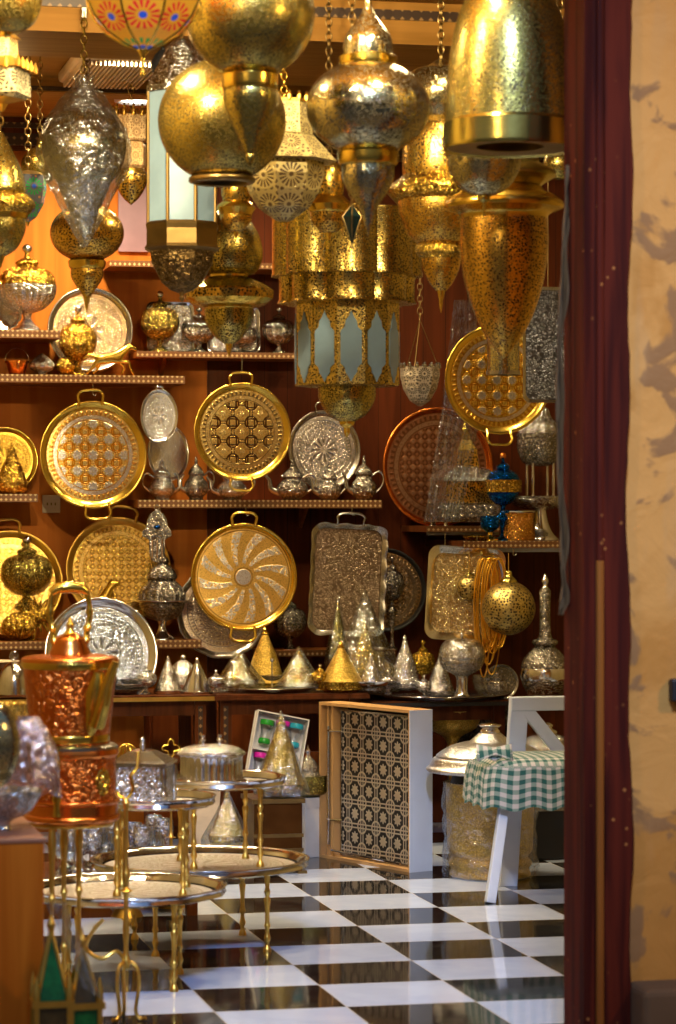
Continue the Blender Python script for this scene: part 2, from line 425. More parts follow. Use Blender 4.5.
struct('ceiling', *boxes([(UL - .1, UR + .1, VF, VB + .1, ZC, ZC + .1)]), 'ceil')
# ceiling beams with inlaid strips and the cornice on the back wall
def hbar(name, v0, v1, z0, z1, mat, u0=UL, u1=UR): return struct(name, *boxes([(u0, u1, v0, v1, z0, z1)]), mat)
hbar('trim_1', 9.75, 10.3, 3.15, ZC, 'ceil')
hbar('trim_2', 9.738, 9.75, 3.235, 3.27, 'inlayd')
hbar('trim_3', 11.75, 11.9, 3.24, ZC, 'ceil')
hbar('trim_4', 11.74, 11.75, 3.245, 3.262, 'inlayd')
hbar('trim_5', VB - .05, VB, 3.15, ZC, 'table')
hbar('trim_6', VB - .06, VB - .05, 3.17, 3.225, 'inlayd')
hbar('trim_7', VB - .06, VB - .05, 3.25, 3.275, 'inlayd')
xa, xb = at(207, 500, VB).x, at(224, 500, VB).x
struct('trim_8', *boxes([(xa, xb, VB - .012, VB, 0, 2.3)]), 'table')
xa = at(148, 200, VB).x; xc = at(118, 200, VB).x
M['lilac'] = m_diff('lilac_notice_board', (.26, .16, .22), .5)
tag(ob('notice_board', *boxes([(xc, xa, VB - .02, VB, at(130, 252, VB).z, at(130, 172, VB).z)]), 'lilac', None, False), 'plain lilac board on the back wall behind the frosted glass lantern', 'board')

# shop front on the right: reveal, jamb and plaster
uj0, uj1 = at(579, 500, VF - .05).x, at(632, 500, VF - .12).x
M['plaster'] = None
def m_plaster():
    t = NT('flaking_ochre_plaster'); o = t.obj()
    a = t.noise(o, 2.2, 6, .8); b = t.noise(o, 7, 6, .5); st = t.n('Mapping', {'Vector': o, 'Scale': (6, 6, .8)}).outputs[0]
    c = t.mix(t.sstep(a, .46, .56), (.62, .29, .06), (.50, .21, .03))
    c = t.mix(t.sstep(b, .56, .62), c, (.30, .14, .04))
    c = t.mix(t.math('MULTIPLY', t.sstep(t.noise(st, 2, 4), .5, .7), .5), c, (.50, .28, .10))
    return t.bsdf(col=c, rough=.8, normal=t.bump(t.math('ADD', a, b), .6, .02))
M['plaster'] = m_plaster()
W = boxes([(uj1 - .01, uj1 + 2.0, VF - .06, VF + .15, .0, 4.2)])
struct('wall_front', *W, 'plaster')
struct('wall_front_reveal', *boxes([(uj0 + .02, uj1, VF - .04, VF + .15, 0, 4.2)]), 'jamb')
# plinth stone at the foot of the plaster wall
pz = at(650, 985, VF - .15).z
V, Fc = boxes([(uj1 + .0, uj1 + 2.0, VF - .22, VF - .06, 0, pz)])
o = struct('baseboard_front', V, Fc, m_diff('dark_plinth_stone', (.13, .07, .03), .85)); bev(o, .02, 3)
# the moulded jamb: profile extruded upward with a wavering outer edge against the plaster
prof = [(0, 0), (.0, -.05), (.03, -.07), (.035, -.07), (.04, -.055), (.075, -.055), (.08, -.075), (.185, -.075), (.20, -.055), (.205, 0)]
s_j = (uj1 - uj0) / .175
V, Fc = [], []; nz = 120; npf = len(prof)
for i in range(nz + 1):
    z = 4.2 * i / nz; wv = .006 * math.sin(z * 3.1) + .005 * math.sin(z * 11 + 1) + .004 * random.random()
    for j, (x, y) in enumerate(prof): V.append(Vector((uj0 + x * s_j * .88 + (wv if j > 6 else .2 * wv), VF - .04 + y, z)))
for i in range(nz):
    for j in range(npf - 1): a = i * npf + j; Fc.append((a, a + 1, a + npf + 1, a + npf))
jamb = ob('door_jamb', V, Fc, 'jamb', None, True); jamb['kind'] = 'structure'; jamb.name = 'trim_9'
# rounded bead running up the jamb, orange where the stain has worn away
bx0 = uj0 + (600 - 579) / (632 - 579) * (uj1 - uj0) - .01
zb = at(590, 560, VF).z
V, Fc = tube([(bx0, VF - .11, z * .1 * zb) for z in range(11)], .011, 8); o = ob('trim_10', V, Fc, 'ridge'); o['kind'] = 'structure'
V, Fc = tube([(bx0, VF - .11, zb + z * .3) for z in range(10)], .011, 8); o = ob('trim_11', V, Fc, 'jamb'); o['kind'] = 'structure'
# padlock hasp at the right border
p = at(676, 690, VF - .08)
e = thing('wall_socket', 'small cream switch plate on the wall beside the big lattice tray', 'switch', at(51, 504, VB))
s = ms(51, VB)
bev(ob('plate', *boxes([(-9 * s, 9 * s, -.012, 0, -9 * s, 9 * s)]), 'cream', e, False), .004)
for k in (-1, 0, 1): ob('slot', *boxes([(k * 4 * s - .003, k * 4 * s + .003, -.014, -.012, -.006, .006)]), 'dbrass', e, False)
p = at(676, 690, VF - .08)
e = thing('wall_latch', 'black iron latch on the plaster wall at the right border', 'latch', p)
bev(ob('latch_plate', *boxes([(-.016, .05, -.02, .019, -.03, .03)]), 'black', e, False), .006)
ob('latch_loop', *tube([(.03 + .018 * math.cos(a), -.02, .03 + .024 * math.sin(a)) for a in [PI * i / 8 for i in range(9)]], .004, 6), 'dsilver', e)
# the frayed cloth edge hanging beside the jamb
pts = [(567, 165), (564, 230), (560, 300), (557, 380), (558, 460), (561, 540), (562, 590), (559, 615)]
V, Fc = [], []; C = [at(x, y, VF + .1) for x, y in pts]; C = [Vector(c) for c in curve_pts(C, 6)]
for i, c in enumerate(C):
    w = .009 + .003 * math.sin(i * .7)
    for j in range(7):
        a = PI * j / 6; V.append(c + Vector((w * (.9 - math.cos(a)) - .003 * math.sin(i + j * 2), .018 * math.sin(a) * (1 if j % 2 else .3), 0)))
for i in range(len(C) - 1):
    for j in range(6): a = i * 7 + j; Fc.append((a, a + 1, a + 8, a + 7))
o = ob('hanging_cloth', V, Fc, 'cloth'); o.modifiers.new('t', 'SOLIDIFY').thickness = .003
tag(o, 'narrow frayed cloth edge hanging along the dark red door jamb', 'cloth')

# ceiling louvre unit and round downlights
c = at(107, 62, 11.25); u0, u1 = at(66, 75, 11.3).x, at(149, 75, 11.3).x
e = thing('ceiling_vent', 'white slatted air unit on the ceiling behind the wrapped lantern', 'vent', ((u0 + u1) / 2, 11.25, ZC))
w = (u1 - u0) / 2
bev(ob('housing', *boxes([(-w, w, -.32, .32, -.05, 0)]), 'cream', e, False), .015)
ob('louvre_panel', *boxes([(-w + .02 + i * (2 * w - .04) / 17, -.0 - w + .02 + i * (2 * w - .04) / 17 + .008, -.3, .3, -.07, -.05) for i in range(18)]), 'cream', e, False)
dls = [(137, 99, None), (None, None, (1.5, 9.0)), (None, None, (3.2, 11.2)), (None, None, (2.4, 8.4)), (None, None, (1.0, 10.6)), (None, None, (2.2, 12.2)), (None, None, (3.3, 9.3))]
for px, py, uv_ in dls:
    if px:
        du, dv = ray(px); t_ = (ZC - H) * F / (YH - py); loc = Vector((t_ * du, t_ * dv, ZC))
    else: loc = Vector((*uv_, ZC))
    first = px is not None
    if first:
        e = thing('downlight', 'round white ceiling downlight glowing beside the slatted air unit', 'lamp', loc)
        ob('ring', *lathe([(.10, 0), (.10, -.012), (.085, -.016), (.072, -.008), (.072, 0)], smooth=0), 'white', e)
        ob('bulb', *lathe([(0, -.012), (.05, -.01), (.07, -.002)], smooth=0), 'led', e)

# ---------------------------------------------------------------- shelves
def shelf(label, x0, x1, y, vf, t_px=8, vb=VB, name='wall_shelf', brackets=(), mat='shelf', under=None):
    """front top edge at image height y in mid-span"""
    xm = (max(x0, 0) + min(x1, 676)) / 2; z = at(xm, y, vf).z; th = t_px * ms(xm, vf)
    a = at(x0, y, vf).x if x0 > -40 else UL + .005; b = at(x1, y, vf).x
    e = thing(name, label, 'shelf', ((a + b) / 2, vb, z - th)); w = (b - a) / 2
    ob('board', *boxes([(-w, w, vf - vb + .008, 0, .0, th)]), mat, e, False)
    ob('inlay_strip', *boxes([(-w, w, vf - vb, vf - vb + .008, 0, th)]), 'inlay', e, False)
    for bx in brackets:
        xx = at(bx, y, vb).x - (a + b) / 2
        V = [Vector((xx - .008, 0, 0)), Vector((xx - .008, -.16, 0)), Vector((xx - .008, 0, -.1)), Vector((xx + .008, 0, 0)), Vector((xx + .008, -.16, 0)), Vector((xx + .008, 0, -.1))]
        ob('bracket', V, [(0, 1, 2), (3, 5, 4), (0, 3, 4, 1), (1, 4, 5, 2), (2, 5, 3, 0)], mat, e, False)
    return z
Z1 = shelf('short inlaid wooden shelf at upper left under the ribbed lidded bowl', -60, 60, 330, 12.6)
Z2 = shelf('long inlaid shelf carrying the brass horse and small bucket', -60, 185, 375, 12.62)
Z3 = shelf('inlaid shelf with four lidded glass bowls below the disc lantern', 137, 303, 352, 12.75, 6, brackets=(160,))
Z4 = shelf('highest inlaid shelf, mostly hidden behind hanging lanterns', 110, 305, 262, 12.7, 6)
Z5 = shelf('short inlaid shelf under the cone dish at the left edge', -60, 38, 494, 12.65)
Z6 = shelf('inlaid shelf with the row of silver teapots', 138, 382, 500, 12.68, brackets=(300,))
Z7 = shelf('lowest inlaid shelf carrying the gold lidded bowl and the covered urn', -60, 202, 641, 12.66)
Z9 = shelf('inlaid shelf with the dark lidded cup behind the wrapped cones', 262, 395, 650, 12.74, 6)
Z10 = shelf('upper step of the dark right hand shelf with the brass casket', 427, 500, 526, 12.5, 6, mat='table')
Z11 = shelf('lower step of the dark right hand shelf with the blue lidded bowl', 464, 590, 541, 12.28, 7, mat='table')
def bar_top(px): return 0

# ---------------------------------------------------------------- round and rectangular trays
def handle(e, ang, R, w, h, mat, r=.006, lift=.012):
    """looped carrying handle at angle ang on a tray of radius R (a number or a point)"""
    P = [(-w, -.25 * h, lift), (-w, .15 * h, lift * 1.4), (-w * 1.05, .6 * h, lift * 1.6), (-w * .7, .95 * h, lift * 1.6), (0, 1.0 * h, lift * 1.7), (w * .7, .95 * h, lift * 1.6), (w * 1.05, .6 * h, lift * 1.6), (w, .15 * h, lift * 1.4), (w, -.25 * h, lift)]
    Q = []
    for x, y, z in curve_pts(P, 4):
        y += R; a = ang
        Q.append((x * math.cos(a) - y * math.sin(a), x * math.sin(a) + y * math.cos(a), z))
    return ob('handle', *tube(Q, r, 8), mat, e)
def tray(label, cx, cy, rpx, v, rim, plate, tilt=0, handles=(), rz=0, group=None, rxpx=None, hw=.22, hh=.22, name='round_tray', lip=.86, dz=.07, hmat=None, ribs=0, amp=0, cat='tray'):
    s = ms(cx, v); R = rpx * s
    c = at(cx, cy, v)
    e = thing(name, label, cat, c, group); e.rotation_euler = (PI / 2 + math.radians(tilt), 0, math.radians(rz))
    if rxpx: e.scale = (rxpx / rpx, 1, 1)
    if callable(plate): plate = plate(R * lip)
    V, Fc = lathe([(R * lip, 0), (R * (lip + .02), R * dz * .3), (R * .95, R * dz), (R * .985, R * dz * 1.12), (R, R * dz * .95), (R * .985, R * dz * .7), (R * (lip + .03), -R * .02), (R * lip, -R * .035)], 72, ribs, amp, smooth=2)
    ob('rim', V, Fc, rim, e)
    V, Fc = lathe([(0, .0), (R * lip * .5, 0), (R * lip + .001, 0), (R * lip + .001, -R * .03), (0, -R * .03)], 72, smooth=0)
    ob('plate', V, Fc, plate, e)
    for a in handles: handle(e, math.radians(a), R * .97, R * hw, R * hh, hmat or rim, max(.005, R * .028), R * dz)
    return e
def rrect(w, h, r, n=6):
    P = []
    for cx, cy, a0 in ((w - r, h - r, 0), (-w + r, h - r, 90), (-w + r, -h + r, 180), (w - r, -h + r, 270)):
        for i in range(n + 1):
            a = math.radians(a0 + 90 * i / n); P.append((cx + r * math.cos(a), cy + r * math.sin(a)))
    # subdivide the long sides
    Q = []
    for i, p in enumerate(P):
        q = P[(i + 1) % len(P)]; L = math.hypot(q[0] - p[0], q[1] - p[1]); k = max(1, int(L / .012))
        for j in range(k): Q.append((p[0] + (q[0] - p[0]) * j / k, p[1] + (q[1] - p[1]) * j / k))
    return Q
def rtray(label, cx, cy, wpx, hpx, v, rim, plate, tilt=0, rot=0, handles=(), scallop=0, rz=0, lip=.80, name='rectangular_tray', group=None):
    s = ms(cx, v); w, h = wpx * s, hpx * s; c = at(cx, cy, v)
    e = thing(name, label, 'tray', c, group); e.rotation_euler = (PI / 2 + math.radians(tilt), math.radians(rot), math.radians(rz))
    if callable(plate): plate = plate(w)
    d = w * .12; base = rrect(w, h, w * .28); n = len(base)
    ins = w * (1 - lip)
    rings = [(ins, 0), (ins * .9, d * .5), (ins * .3, d * .9), (0, d), (-.0 + ins * .02, d * .8), (ins * .8, -.004), (ins, -.006)]
    V, Fc = [], []
    for k, (i_, z) in enumerate(rings):
        for j, (x, y) in enumerate(base):
            sc1 = (w - i_) / w; sc2 = (h - i_) / h
            q = 1 + (scallop * math.sin(j * .785) * .012 if 2 <= k <= 4 else 0)
            V.append(Vector((x * sc1 * q, y * sc2 * q, z + (.003 * math.sin(j * .785) if scallop and 2 <= k <= 4 else 0))))
    for k in range(len(rings) - 1):
        for j in range(n): Fc.append((k * n + j, k * n + (j + 1) % n, (k + 1) * n + (j + 1) % n, (k + 1) * n + j))
    ob('rim', V, Fc, rim, e)
    V = [Vector((x * (w - ins) / w, y * (h - ins) / h, 0.0)) for x, y in base] + [Vector((x * (w - ins) / w, y * (h - ins) / h, -.004)) for x, y in base]
    ob('plate', V, [tuple(range(n)), tuple(range(2 * n - 1, n - 1, -1))] + [(j, (j + 1) % n, n + (j + 1) % n, n + j) for j in range(n)], plate, e)
    for a, R in handles: handle(e, math.radians(a), R * s, w * .34, w * .24, rim, .006, d)
    return e
lat_gold = lambda cell: (lambda R: m_lattice('gold_girih', R, (.96, .74, .26), (.78, .30, .01), (.92, .94, .97), cell, starr=.26))
lat_old = lambda R: m_lattice('dark_line_girih', R, (.90, .68, .24), (.10, .035, .006), (.92, .74, .34), .44, rmax=.76, starr=.08)
VT = 12.56      # trays hung in front of the shelves
tray('large round brass tray with orange and silver lattice, hung at left by its loop handle', 93, 455, 54, VT, 'gold', lat_gold(.34), tilt=-2, handles=(3, 184))
tray('round brass tray with dark interlaced lattice hung right of the small oval tray', 242, 432, 49.5, VT, 'gold', lat_old, tilt=-2, handles=(2, 178))
tray('round brass tray with silver swirling petals, hung below the teapot shelf', 243.5, 577, 54, VT, 'gold', lambda R: m_swirl('swirl_petals', R, (.93, .62, .16), (.78, .77, .76), (.30, .14, .03)), tilt=-2, handles=(0, 178), lip=.90)
T_STAR = tray('round gold tray with pale star rosettes hung behind the bullet shaped lantern', 497, 380, 55, 12.1, 'gold', lambda R: m_lattice('rosette_girih', R, (.95, .62, .10), (.55, .22, .01), (.84, .76, .66), .33, rmax=.78, starr=.25), tilt=-3, handles=(180,))
tray('small oval silver tray with a gold centre hung above the first teapot', 159, 416, 27, 12.5, 'silver', lambda R: m_medal('oval_silver_chasing', R, (.74, .78, .84), (.30, .26, .20), 8), handles=(0,), rxpx=19, hw=.16, hh=.12)
tray('plain shiny silver plate standing behind the first teapot', 168, 453, 29, 12.85, 'silver', 'silver', tilt=-8, rxpx=21, name='silver_plate', cat='plate')
tray('round brass tray standing behind the cone dish at the left edge', 5, 460, 33, 12.86, 'gold', lambda R: m_medal('brass_chasing_a', R, GOLD, GOLD_D, 10), tilt=-7)
tray('round silver and gold tray leaning on the wall above the brass horse', 90, 330, 43, 12.86, 'dsilver', lambda R: m_medal('silver_gold_chasing', R, (.74, .56, .30), (.36, .36, .38), 6, .2), tilt=-7)
tray('large round silver tray leaning behind the teapots', 324, 450, 40, 12.88, 'dsilver', lambda R: m_medal('dark_silver_chasing', R, (.52, .50, .48), (.14, .11, .09), 12, .22), tilt=-7, handles=(0,), rxpx=37)
tray('large dark copper tray hung on the right hand boards', 437, 467, 60, 12.9, 'copper', lambda R: m_lattice('copper_girih', R, (.30, .13, .06), (.12, .045, .02), (.36, .21, .12), .16, rough=.42), tilt=-1, rxpx=57, name='round_tray', lip=.9)
tray('brass tray leaning behind the gold lidded bowl at the left edge', 10, 583, 53, 12.84, 'goldm', lambda R: m_lattice('brass_leaf_chasing', R, (.88, .57, .13), (.70, .42, .08), (.95, .70, .24), .14), tilt=-7, handles=(4,), hw=.25)
tray('brass tray with black lattice lines leaning behind the standing horse', 118, 570, 53, 12.86, 'goldm', lambda R: m_lattice('black_lined_girih', R, (.88, .60, .15), (.42, .24, .04), (.92, .66, .22), .16), tilt=-7, handles=(-6,), hw=.25)
tray('wide polished silver tray leaning behind the copper kettle', 101, 654, 57, 12.3, 'silver', lambda R: m_medal('bright_silver_chasing', R, (.50, .58, .74), (.05, .05, .06), 9, .16), tilt=-14, rxpx=57, lip=.84)
tray('scalloped silver tray peeking out behind the swirl tray', 222, 612, 47, 12.82, 'dsilver', lambda R: m_medal('worn_silver_chasing', R, (.66, .56, .46), (.22, .16, .12), 7, .24), tilt=-7, ribs=14, amp=.012)
tray('round dark rimmed tray leaning between the two rectangular trays', 385, 590, 42, 12.84, 'black', lambda R: m_lattice('muted_girih', R, (.60, .44, .24), (.18, .11, .05), (.60, .52, .40), .2), tilt=-6, lip=.9)
rtray('rectangular dark silver tray with scalloped rim hung by its handle', 347, 580, 39, 56, VT, 'dsilver', lambda R: m_engr('worn_floral_chasing', (.42, .33, .23), (.12, .08, .05), 78, .30, .6, .5), tilt=-2, rot=3, handles=((0, 57),), scallop=1, lip=.86)
rtray('rectangular silver tray with gold glow hung under the right shelf', 464, 594, 40, 47, 12.3, 'silver', lambda R: m_engr('glittering_chasing', (.98, .84, .50), (.36, .24, .08), 80, .24, .6, .9), tilt=-3, rot=4)
T_DARK = rtray('dark rectangular tray hung beside the gold star tray near the jamb', 548, 345, 27, 58, 11.7, 'dsilver', lambda R: m_engr('dark_blue_chasing', (.30, .32, .38), (.05, .05, .06), 70, .3), tilt=0, lip=.86)
rtray('square crinkled silver tray behind the first pair of glass bowls', 170, 328, 24, 26, 12.93, 'silver', 'e_silver', tilt=-5, lip=.88)
rtray('square silver tray standing behind the third glass bowl', 233, 330, 27, 24, 12.93, 'silver', 'e_silver', tilt=-5, lip=.88)
tray('ribbed silver dish lying tipped at the left end of the upper shelf', -8, 312, 27, 12.72, 'silver', 'silver', tilt=-30, rxpx=30, name='silver_dish', cat='dish', ribs=18, amp=.02)
# rail the right hand trays hang from, with hooks
p0, p1 = at(427, 536, 12.5), at(590, 553, 12.32)
for (a, b, y, v) in ((427, 505, 533, 12.6), (464, 590, 550, 12.35)):
    P0, P1 = at(a, y, v), at(b, y, v); P1.z = P0.z
    tag(ob('hanging_rail', *boxes([(P0.x, P1.x, v - .01, v + .01, P0.z - .01, P0.z + .01)]), 'white', None, False), 'pale rail under the %s step of the right hand shelf' % ('upper' if a == 427 else 'lower'), 'rail')
for (px, y, v, e_) in ((497, 326, 12.1, T_STAR), (548, 290, 11.7, T_DARK)):
    q = at(px, y, v); o = ob('cord', *tube([q, (q.x, q.y, ZC)], .002, 6), 'dbrass', e_); o.matrix_parent_inverse = e_.matrix_basis.inverted()
q = at(157, 509, 12.45)
def hook(px, py0, py1, v, label, group=None):
    a, b = at(px, py0, v), at(px, py1, v); P = [(0, 0, a.z - b.z), (0, 0, .012)] + [(.008 - .008 * math.cos(t), -.0, .012 - .01 * math.sin(t)) for t in [PI * i / 6 for i in range(1, 7)]]
    tag(ob('hook', *tube(curve_pts(P, 3), .0018, 6), 'dsilver', None, loc=b), label, 'hook', group)
hook(93, 383, 396, VT, 'thin wire hook holding the orange and silver lattice tray')
hook(242, 357, 374, VT, 'thin wire hook holding the dark lattice tray')
hook(157, 503, 512, 12.45, 'thin wire hook holding the hand shaped charm')
hook(246, 507, 516, VT, 'thin wire hook holding the swirl tray')
hook(352, 507, 516, VT, 'thin wire hook holding the dark rectangular tray')
hook(445, 533, 549, 12.3, 'wire hook at the left corner of the glowing rectangular tray')
hook(477, 535, 553, 12.3, 'wire hook above the smaller hanging pierced ball')
hook(494, 538, 556, 12.3, 'wire hook holding the bundle of golden bangles')
hook(513, 538, 556, 12.3, 'wire hook above the larger hanging pierced ball')

# ---------------------------------------------------------------- lidded bowls
def bonb(label, cx, w, y0, y1, v, body='e_gold', lid=None, ribs=14, amp=.035, knob='silver', group=None, name='lidded_bowl', stem=0, band=None):
    h = y1 - y0; r = w / 2; Y = lambda t: y0 + h * t
    ex = ([('stem', body, [(r * .5, y1 + stem), (r * .46, y1 + stem - 2), (r * .2, y1 + stem - 5), (r * .16, y1 + stem * .5), (r * .3, y1)])] if stem else []) + ([('band', band, [(r * 1.02, Y(.60)), (r * 1.06, Y(.585)), (r * 1.07, Y(.43)), (r * 1.0, Y(.42))])] if band else [])
    return LT(name, label, 'bowl', cx, v, ex + [
        ('foot', body, [(r * .46, Y(1)), (r * .44, Y(.975)), (r * .26, Y(.92)), (r * .14, Y(.86)), (r * .17, Y(.80))], dict(ribs=ribs, amp=amp)),
        ('bowl', body, [(r * .16, Y(.80)), (r * .55, Y(.75)), (r * .88, Y(.64)), (r * .99, Y(.54)), (r * .99, Y(.54)), (r * 1.0, Y(.48)), (r * 1.0, Y(.48)), (r * .97, Y(.47))], dict(ribs=ribs, amp=amp, seg=84)),
        ('lid', lid or body, [(r * .99, Y(.475)), (r * .92, Y(.38)), (r * .74, Y(.31)), (r * .42, Y(.265)), (r * .34, Y(.25)), (r * .34, Y(.25)), (r * .38, Y(.23)), (r * .38, Y(.21)), (r * .20, Y(.17)), (r * .10, Y(.15)), (r * .08, Y(.10))], dict(ribs=ribs, amp=amp, seg=84)),
        ('knob', knob, arc(r * .19, Y(.055), h * .055, 180, 0))], group)
bonb('large ribbed pale gold lidded bowl on the upper left shelf', 27, 58, 244, 331, 12.72, 'e_silver', 'e_gold', 20)
bonb('ribbed gold lidded bowl in front of the leaning tray over the horse shelf', 78, 37, 305, 376, 12.72, 'e_gold')
G = 'ribbed lidded bowls on the shelf below the disc lantern'
bonb('gold banded lidded bowl, first on the shelf below the disc lantern', 160, 38, 291, 353, 12.85, 'e_olive', group=G)
bonb('smoky glass lidded bowl second from left below the disc lantern', 199, 35, 307, 353, 12.85, 'e_dsilver', 'glassb', group=G)
bonb('smoky glass lidded bowl partly behind the disc lantern', 241, 33, 316, 354, 12.88, 'e_dsilver', 'glassb', group=G)
bonb('smoky glass lidded bowl at the shelf end, left of the drum lantern', 279, 33, 307, 354, 12.85, 'e_dsilver', 'glassb', group=G)
bonb('gold ribbed lidded bowl in front of the brass tray at far left', 27, 50, 536, 606, 12.80, 'e_olive', stem=35)
bonb('dark silver lidded cup on the shelf right of the swirl tray', 290, 34, 592, 651, 12.86, 'e_dsilver', ribs=12)
bonb('dark lidded jar in front of the dark rimmed tray', 392, 24, 556, 612, 12.8, 'e_dsilver', knob='dsilver', stem=38)
bonb('small gold lidded urn behind the silver cones', 423, 24, 640, 684, 12.5, 'e_gold', knob='gold')
bonb('blue enamelled lidded bowl with gold band on the right shelf', 503, 35, 452, 519, 12.40, 'bluegl', knob='copper', stem=22, band='e_gold', ribs=0, amp=0)
# tall silver urn left
LT('covered_urn', 'tall tiered silver covered urn beside the hanging hand charm', 'urn', 162, 12.76, [
    ('foot', 'silver', [(14, 642), (13, 638), (6, 632), (4, 626), (5, 621)]),
    ('bowl', 'e_dsilver', [(5, 621), (16, 617), (22, 608), (23, 602)]),
    ('saucer', 'silver', [(24, 603), (30, 601), (30, 600), (23, 600)]),
    ('lid', 'e_dsilver', [(23, 600), (23, 592), (17, 584), (13, 580), (13, 580), (15, 577), (12, 570), (6, 564), (6, 564), (7, 561), (4, 556), (2, 551)], dict(ribs=16, amp=.03, seg=64)),
    ('finial', 'silver', [(2, 552), (3.2, 549), (1.5, 546), (2, 543), (0, 540)])])
# hamsa hand charm
p = at(157, 560, 12.45); s = ms(157, 12.45)
prof = [(-6, 0), (-8, 8), (-8, 20), (-11, 22), (-15, 24), (-14.5, 29), (-11, 33), (-10, 40), (-7, 46), (-3, 49), (0, 50.5), (3, 49), (7, 46), (10, 40), (11, 33), (14.5, 29), (15, 24), (11, 22), (8, 20), (8, 8), (6, 0), (3, -1.5), (0, -2), (-3, -1.5)]
n = len(prof); V = [Vector((x * s, -.004, y * s)) for x, y in prof] + [Vector((x * s, .004, y * s)) for x, y in prof]
e = thing('hand_charm', 'dark silver hand shaped charm hanging over the silver urn', 'charm', p)
bev(ob('hand_plate', V, [tuple(range(n)), tuple(reversed(range(n, 2 * n)))] + [(i, (i + 1) % n, n + (i + 1) % n, n + i) for i in range(n)], 'e_dsilver', e, False), .002)
ob('eye_stone', *[([q + Vector((0, -.004, 33 * s)) for q in V_], F_) for V_, F_ in [lathe([(0, -.008), (.012, -.006), (.016, 0), (.012, .006), (0, .008)])]][0], 'bluegl', e)
for k, x in enumerate((-5, 0, 5)): ob('finger_line', *boxes([(x * s - .002, x * s + .002, -.006, -.004, 2 * s, 20 * s)]), 'silver', e, False)
ob('ring', *tube([(.012 * math.cos(a), 0, 52.5 * s + .012 * math.sin(a)) for a in [2 * PI * i / 12 for i in range(12)]], .002, 6, True), 'dsilver', e)

# ---------------------------------------------------------------- teapots
def teapot(label, cx, w, y0, y1, v, side=-1, mat='e_silver', group='silver teapots on the shelf', handle_=True):
    h = y1 - y0; r = w / 2; Y = lambda t: y0 + h * t; s = ms(cx, v)
    e = LT('teapot', label, 'teapot', cx, v, [
        ('body', mat, [(r * .68, Y(1)), (r * .64, Y(.97)), (r * .56, Y(.93)), (r * .9, Y(.82)), (r * 1.0, Y(.70)), (r * .9, Y(.58)), (r * .66, Y(.50)), (r * .58, Y(.44)), (r * .66, Y(.40))], dict(ribs=16, amp=.012, seg=64)),
        ('lid', mat, [(r * .68, Y(.40)), (r * .6, Y(.34)), (r * .42, Y(.26)), (r * .2, Y(.20)), (r * .12, Y(.16)), (r * .16, Y(.12)), (r * .07, Y(.07)), (r * .1, Y(.04)), (0, Y(0))])], group)
    R = r * s; Hh = h * s
    P = curve_pts([(side * R * .8, 0, Hh * .22), (side * R * 1.35, 0, Hh * .32), (side * R * 1.45, 0, Hh * .52), (side * R * 1.72, 0, Hh * .64)], 5)
    ob('spout', *tube(P, [R * (.24 - .15 * i / (len(P) - 1)) for i in range(len(P))], 10), 'dsilver' if 'd' == mat[2] else 'silver', e)
    if handle_:
        P = curve_pts([(-side * R * .6, 0, Hh * .56), (-side * R * 1.15, 0, Hh * .66), (-side * R * 1.5, 0, Hh * .56), (-side * R * 1.45, 0, Hh * .38), (-side * R * .95, 0, Hh * .22)], 5)
        ob('handle', *tube(P, R * .08, 8), 'dsilver' if 'd' == mat[2] else 'silver', e)
    return e
VTP = 12.82
teapot('bright silver teapot at the left end under the small oval tray', 162, 26, 459, 501, VTP, 1)
teapot('dark silver teapot between the silver plate and the dark lattice tray', 196, 24, 456, 501, VTP, -1, 'e_dsilver')
teapot('squat silver teapot half hidden behind the dark lattice tray', 232, 30, 462, 502, VTP, -1)
teapot('wide dark teapot with spout to the left in front of the leaning tray', 292, 32, 460, 502, VTP, -1, 'e_dsilver')
teapot('narrow teapot with spout to the left, second from right in the teapot row', 329, 24, 462, 503, VTP, -1, 'e_dsilver')
teapot('tall silver teapot at the right end of the teapot row', 364, 26, 455, 503, VTP, -1, 'e_dsilver')

# ---------------------------------------------------------------- small things on the left shelves
LT('bucket', 'tiny copper bucket at the left end of the horse shelf', 'bucket', 17, 12.72, [('body', 'copper', [(0, 374), (8, 374), (8, 374), (11, 361), (12, 361), (12, 363)], dict(ribs=18, amp=.03, smooth=0))])
e = bpy.data.objects[-1] if False else None
p = at(17, 361, 12.72); s = ms(17, 12.72)
bk = [o for o in COL.objects if o.name.startswith('bucket')][0]
hz = (374 - 361) * s
ob('bail', *tube([(12 * s * math.cos(a), 0, hz + 13 * s * math.sin(a)) for a in [PI * i / 12 for i in range(13)]], .0015, 6), 'dsilver', bk)
LT('shell_ornament', 'small pleated silver shell ornament right of the tiny bucket', 'ornament', 42, 12.72, [('shell', 'e_silver', [(5, 375), (4, 373), (11, 369), (12, 364), (8, 359), (3, 355), (0, 353)], dict(ribs=14, amp=.06, seg=70))])
LT('pierced_ball', 'small gold pierced ball behind the running horse tail', 'ball', 66, 12.72, [('ball', 'e_gold', arc(10.5, 366, 9.5, 180, 0))])
LT('rosette_ball', 'gold flower shaped ball ornament on the lower left shelf', 'ornament', 19, 12.74, [('ball', 'e_gold', arc(16, 626, 14, 180, 0), dict(ribs=18, amp=.08, seg=90))])
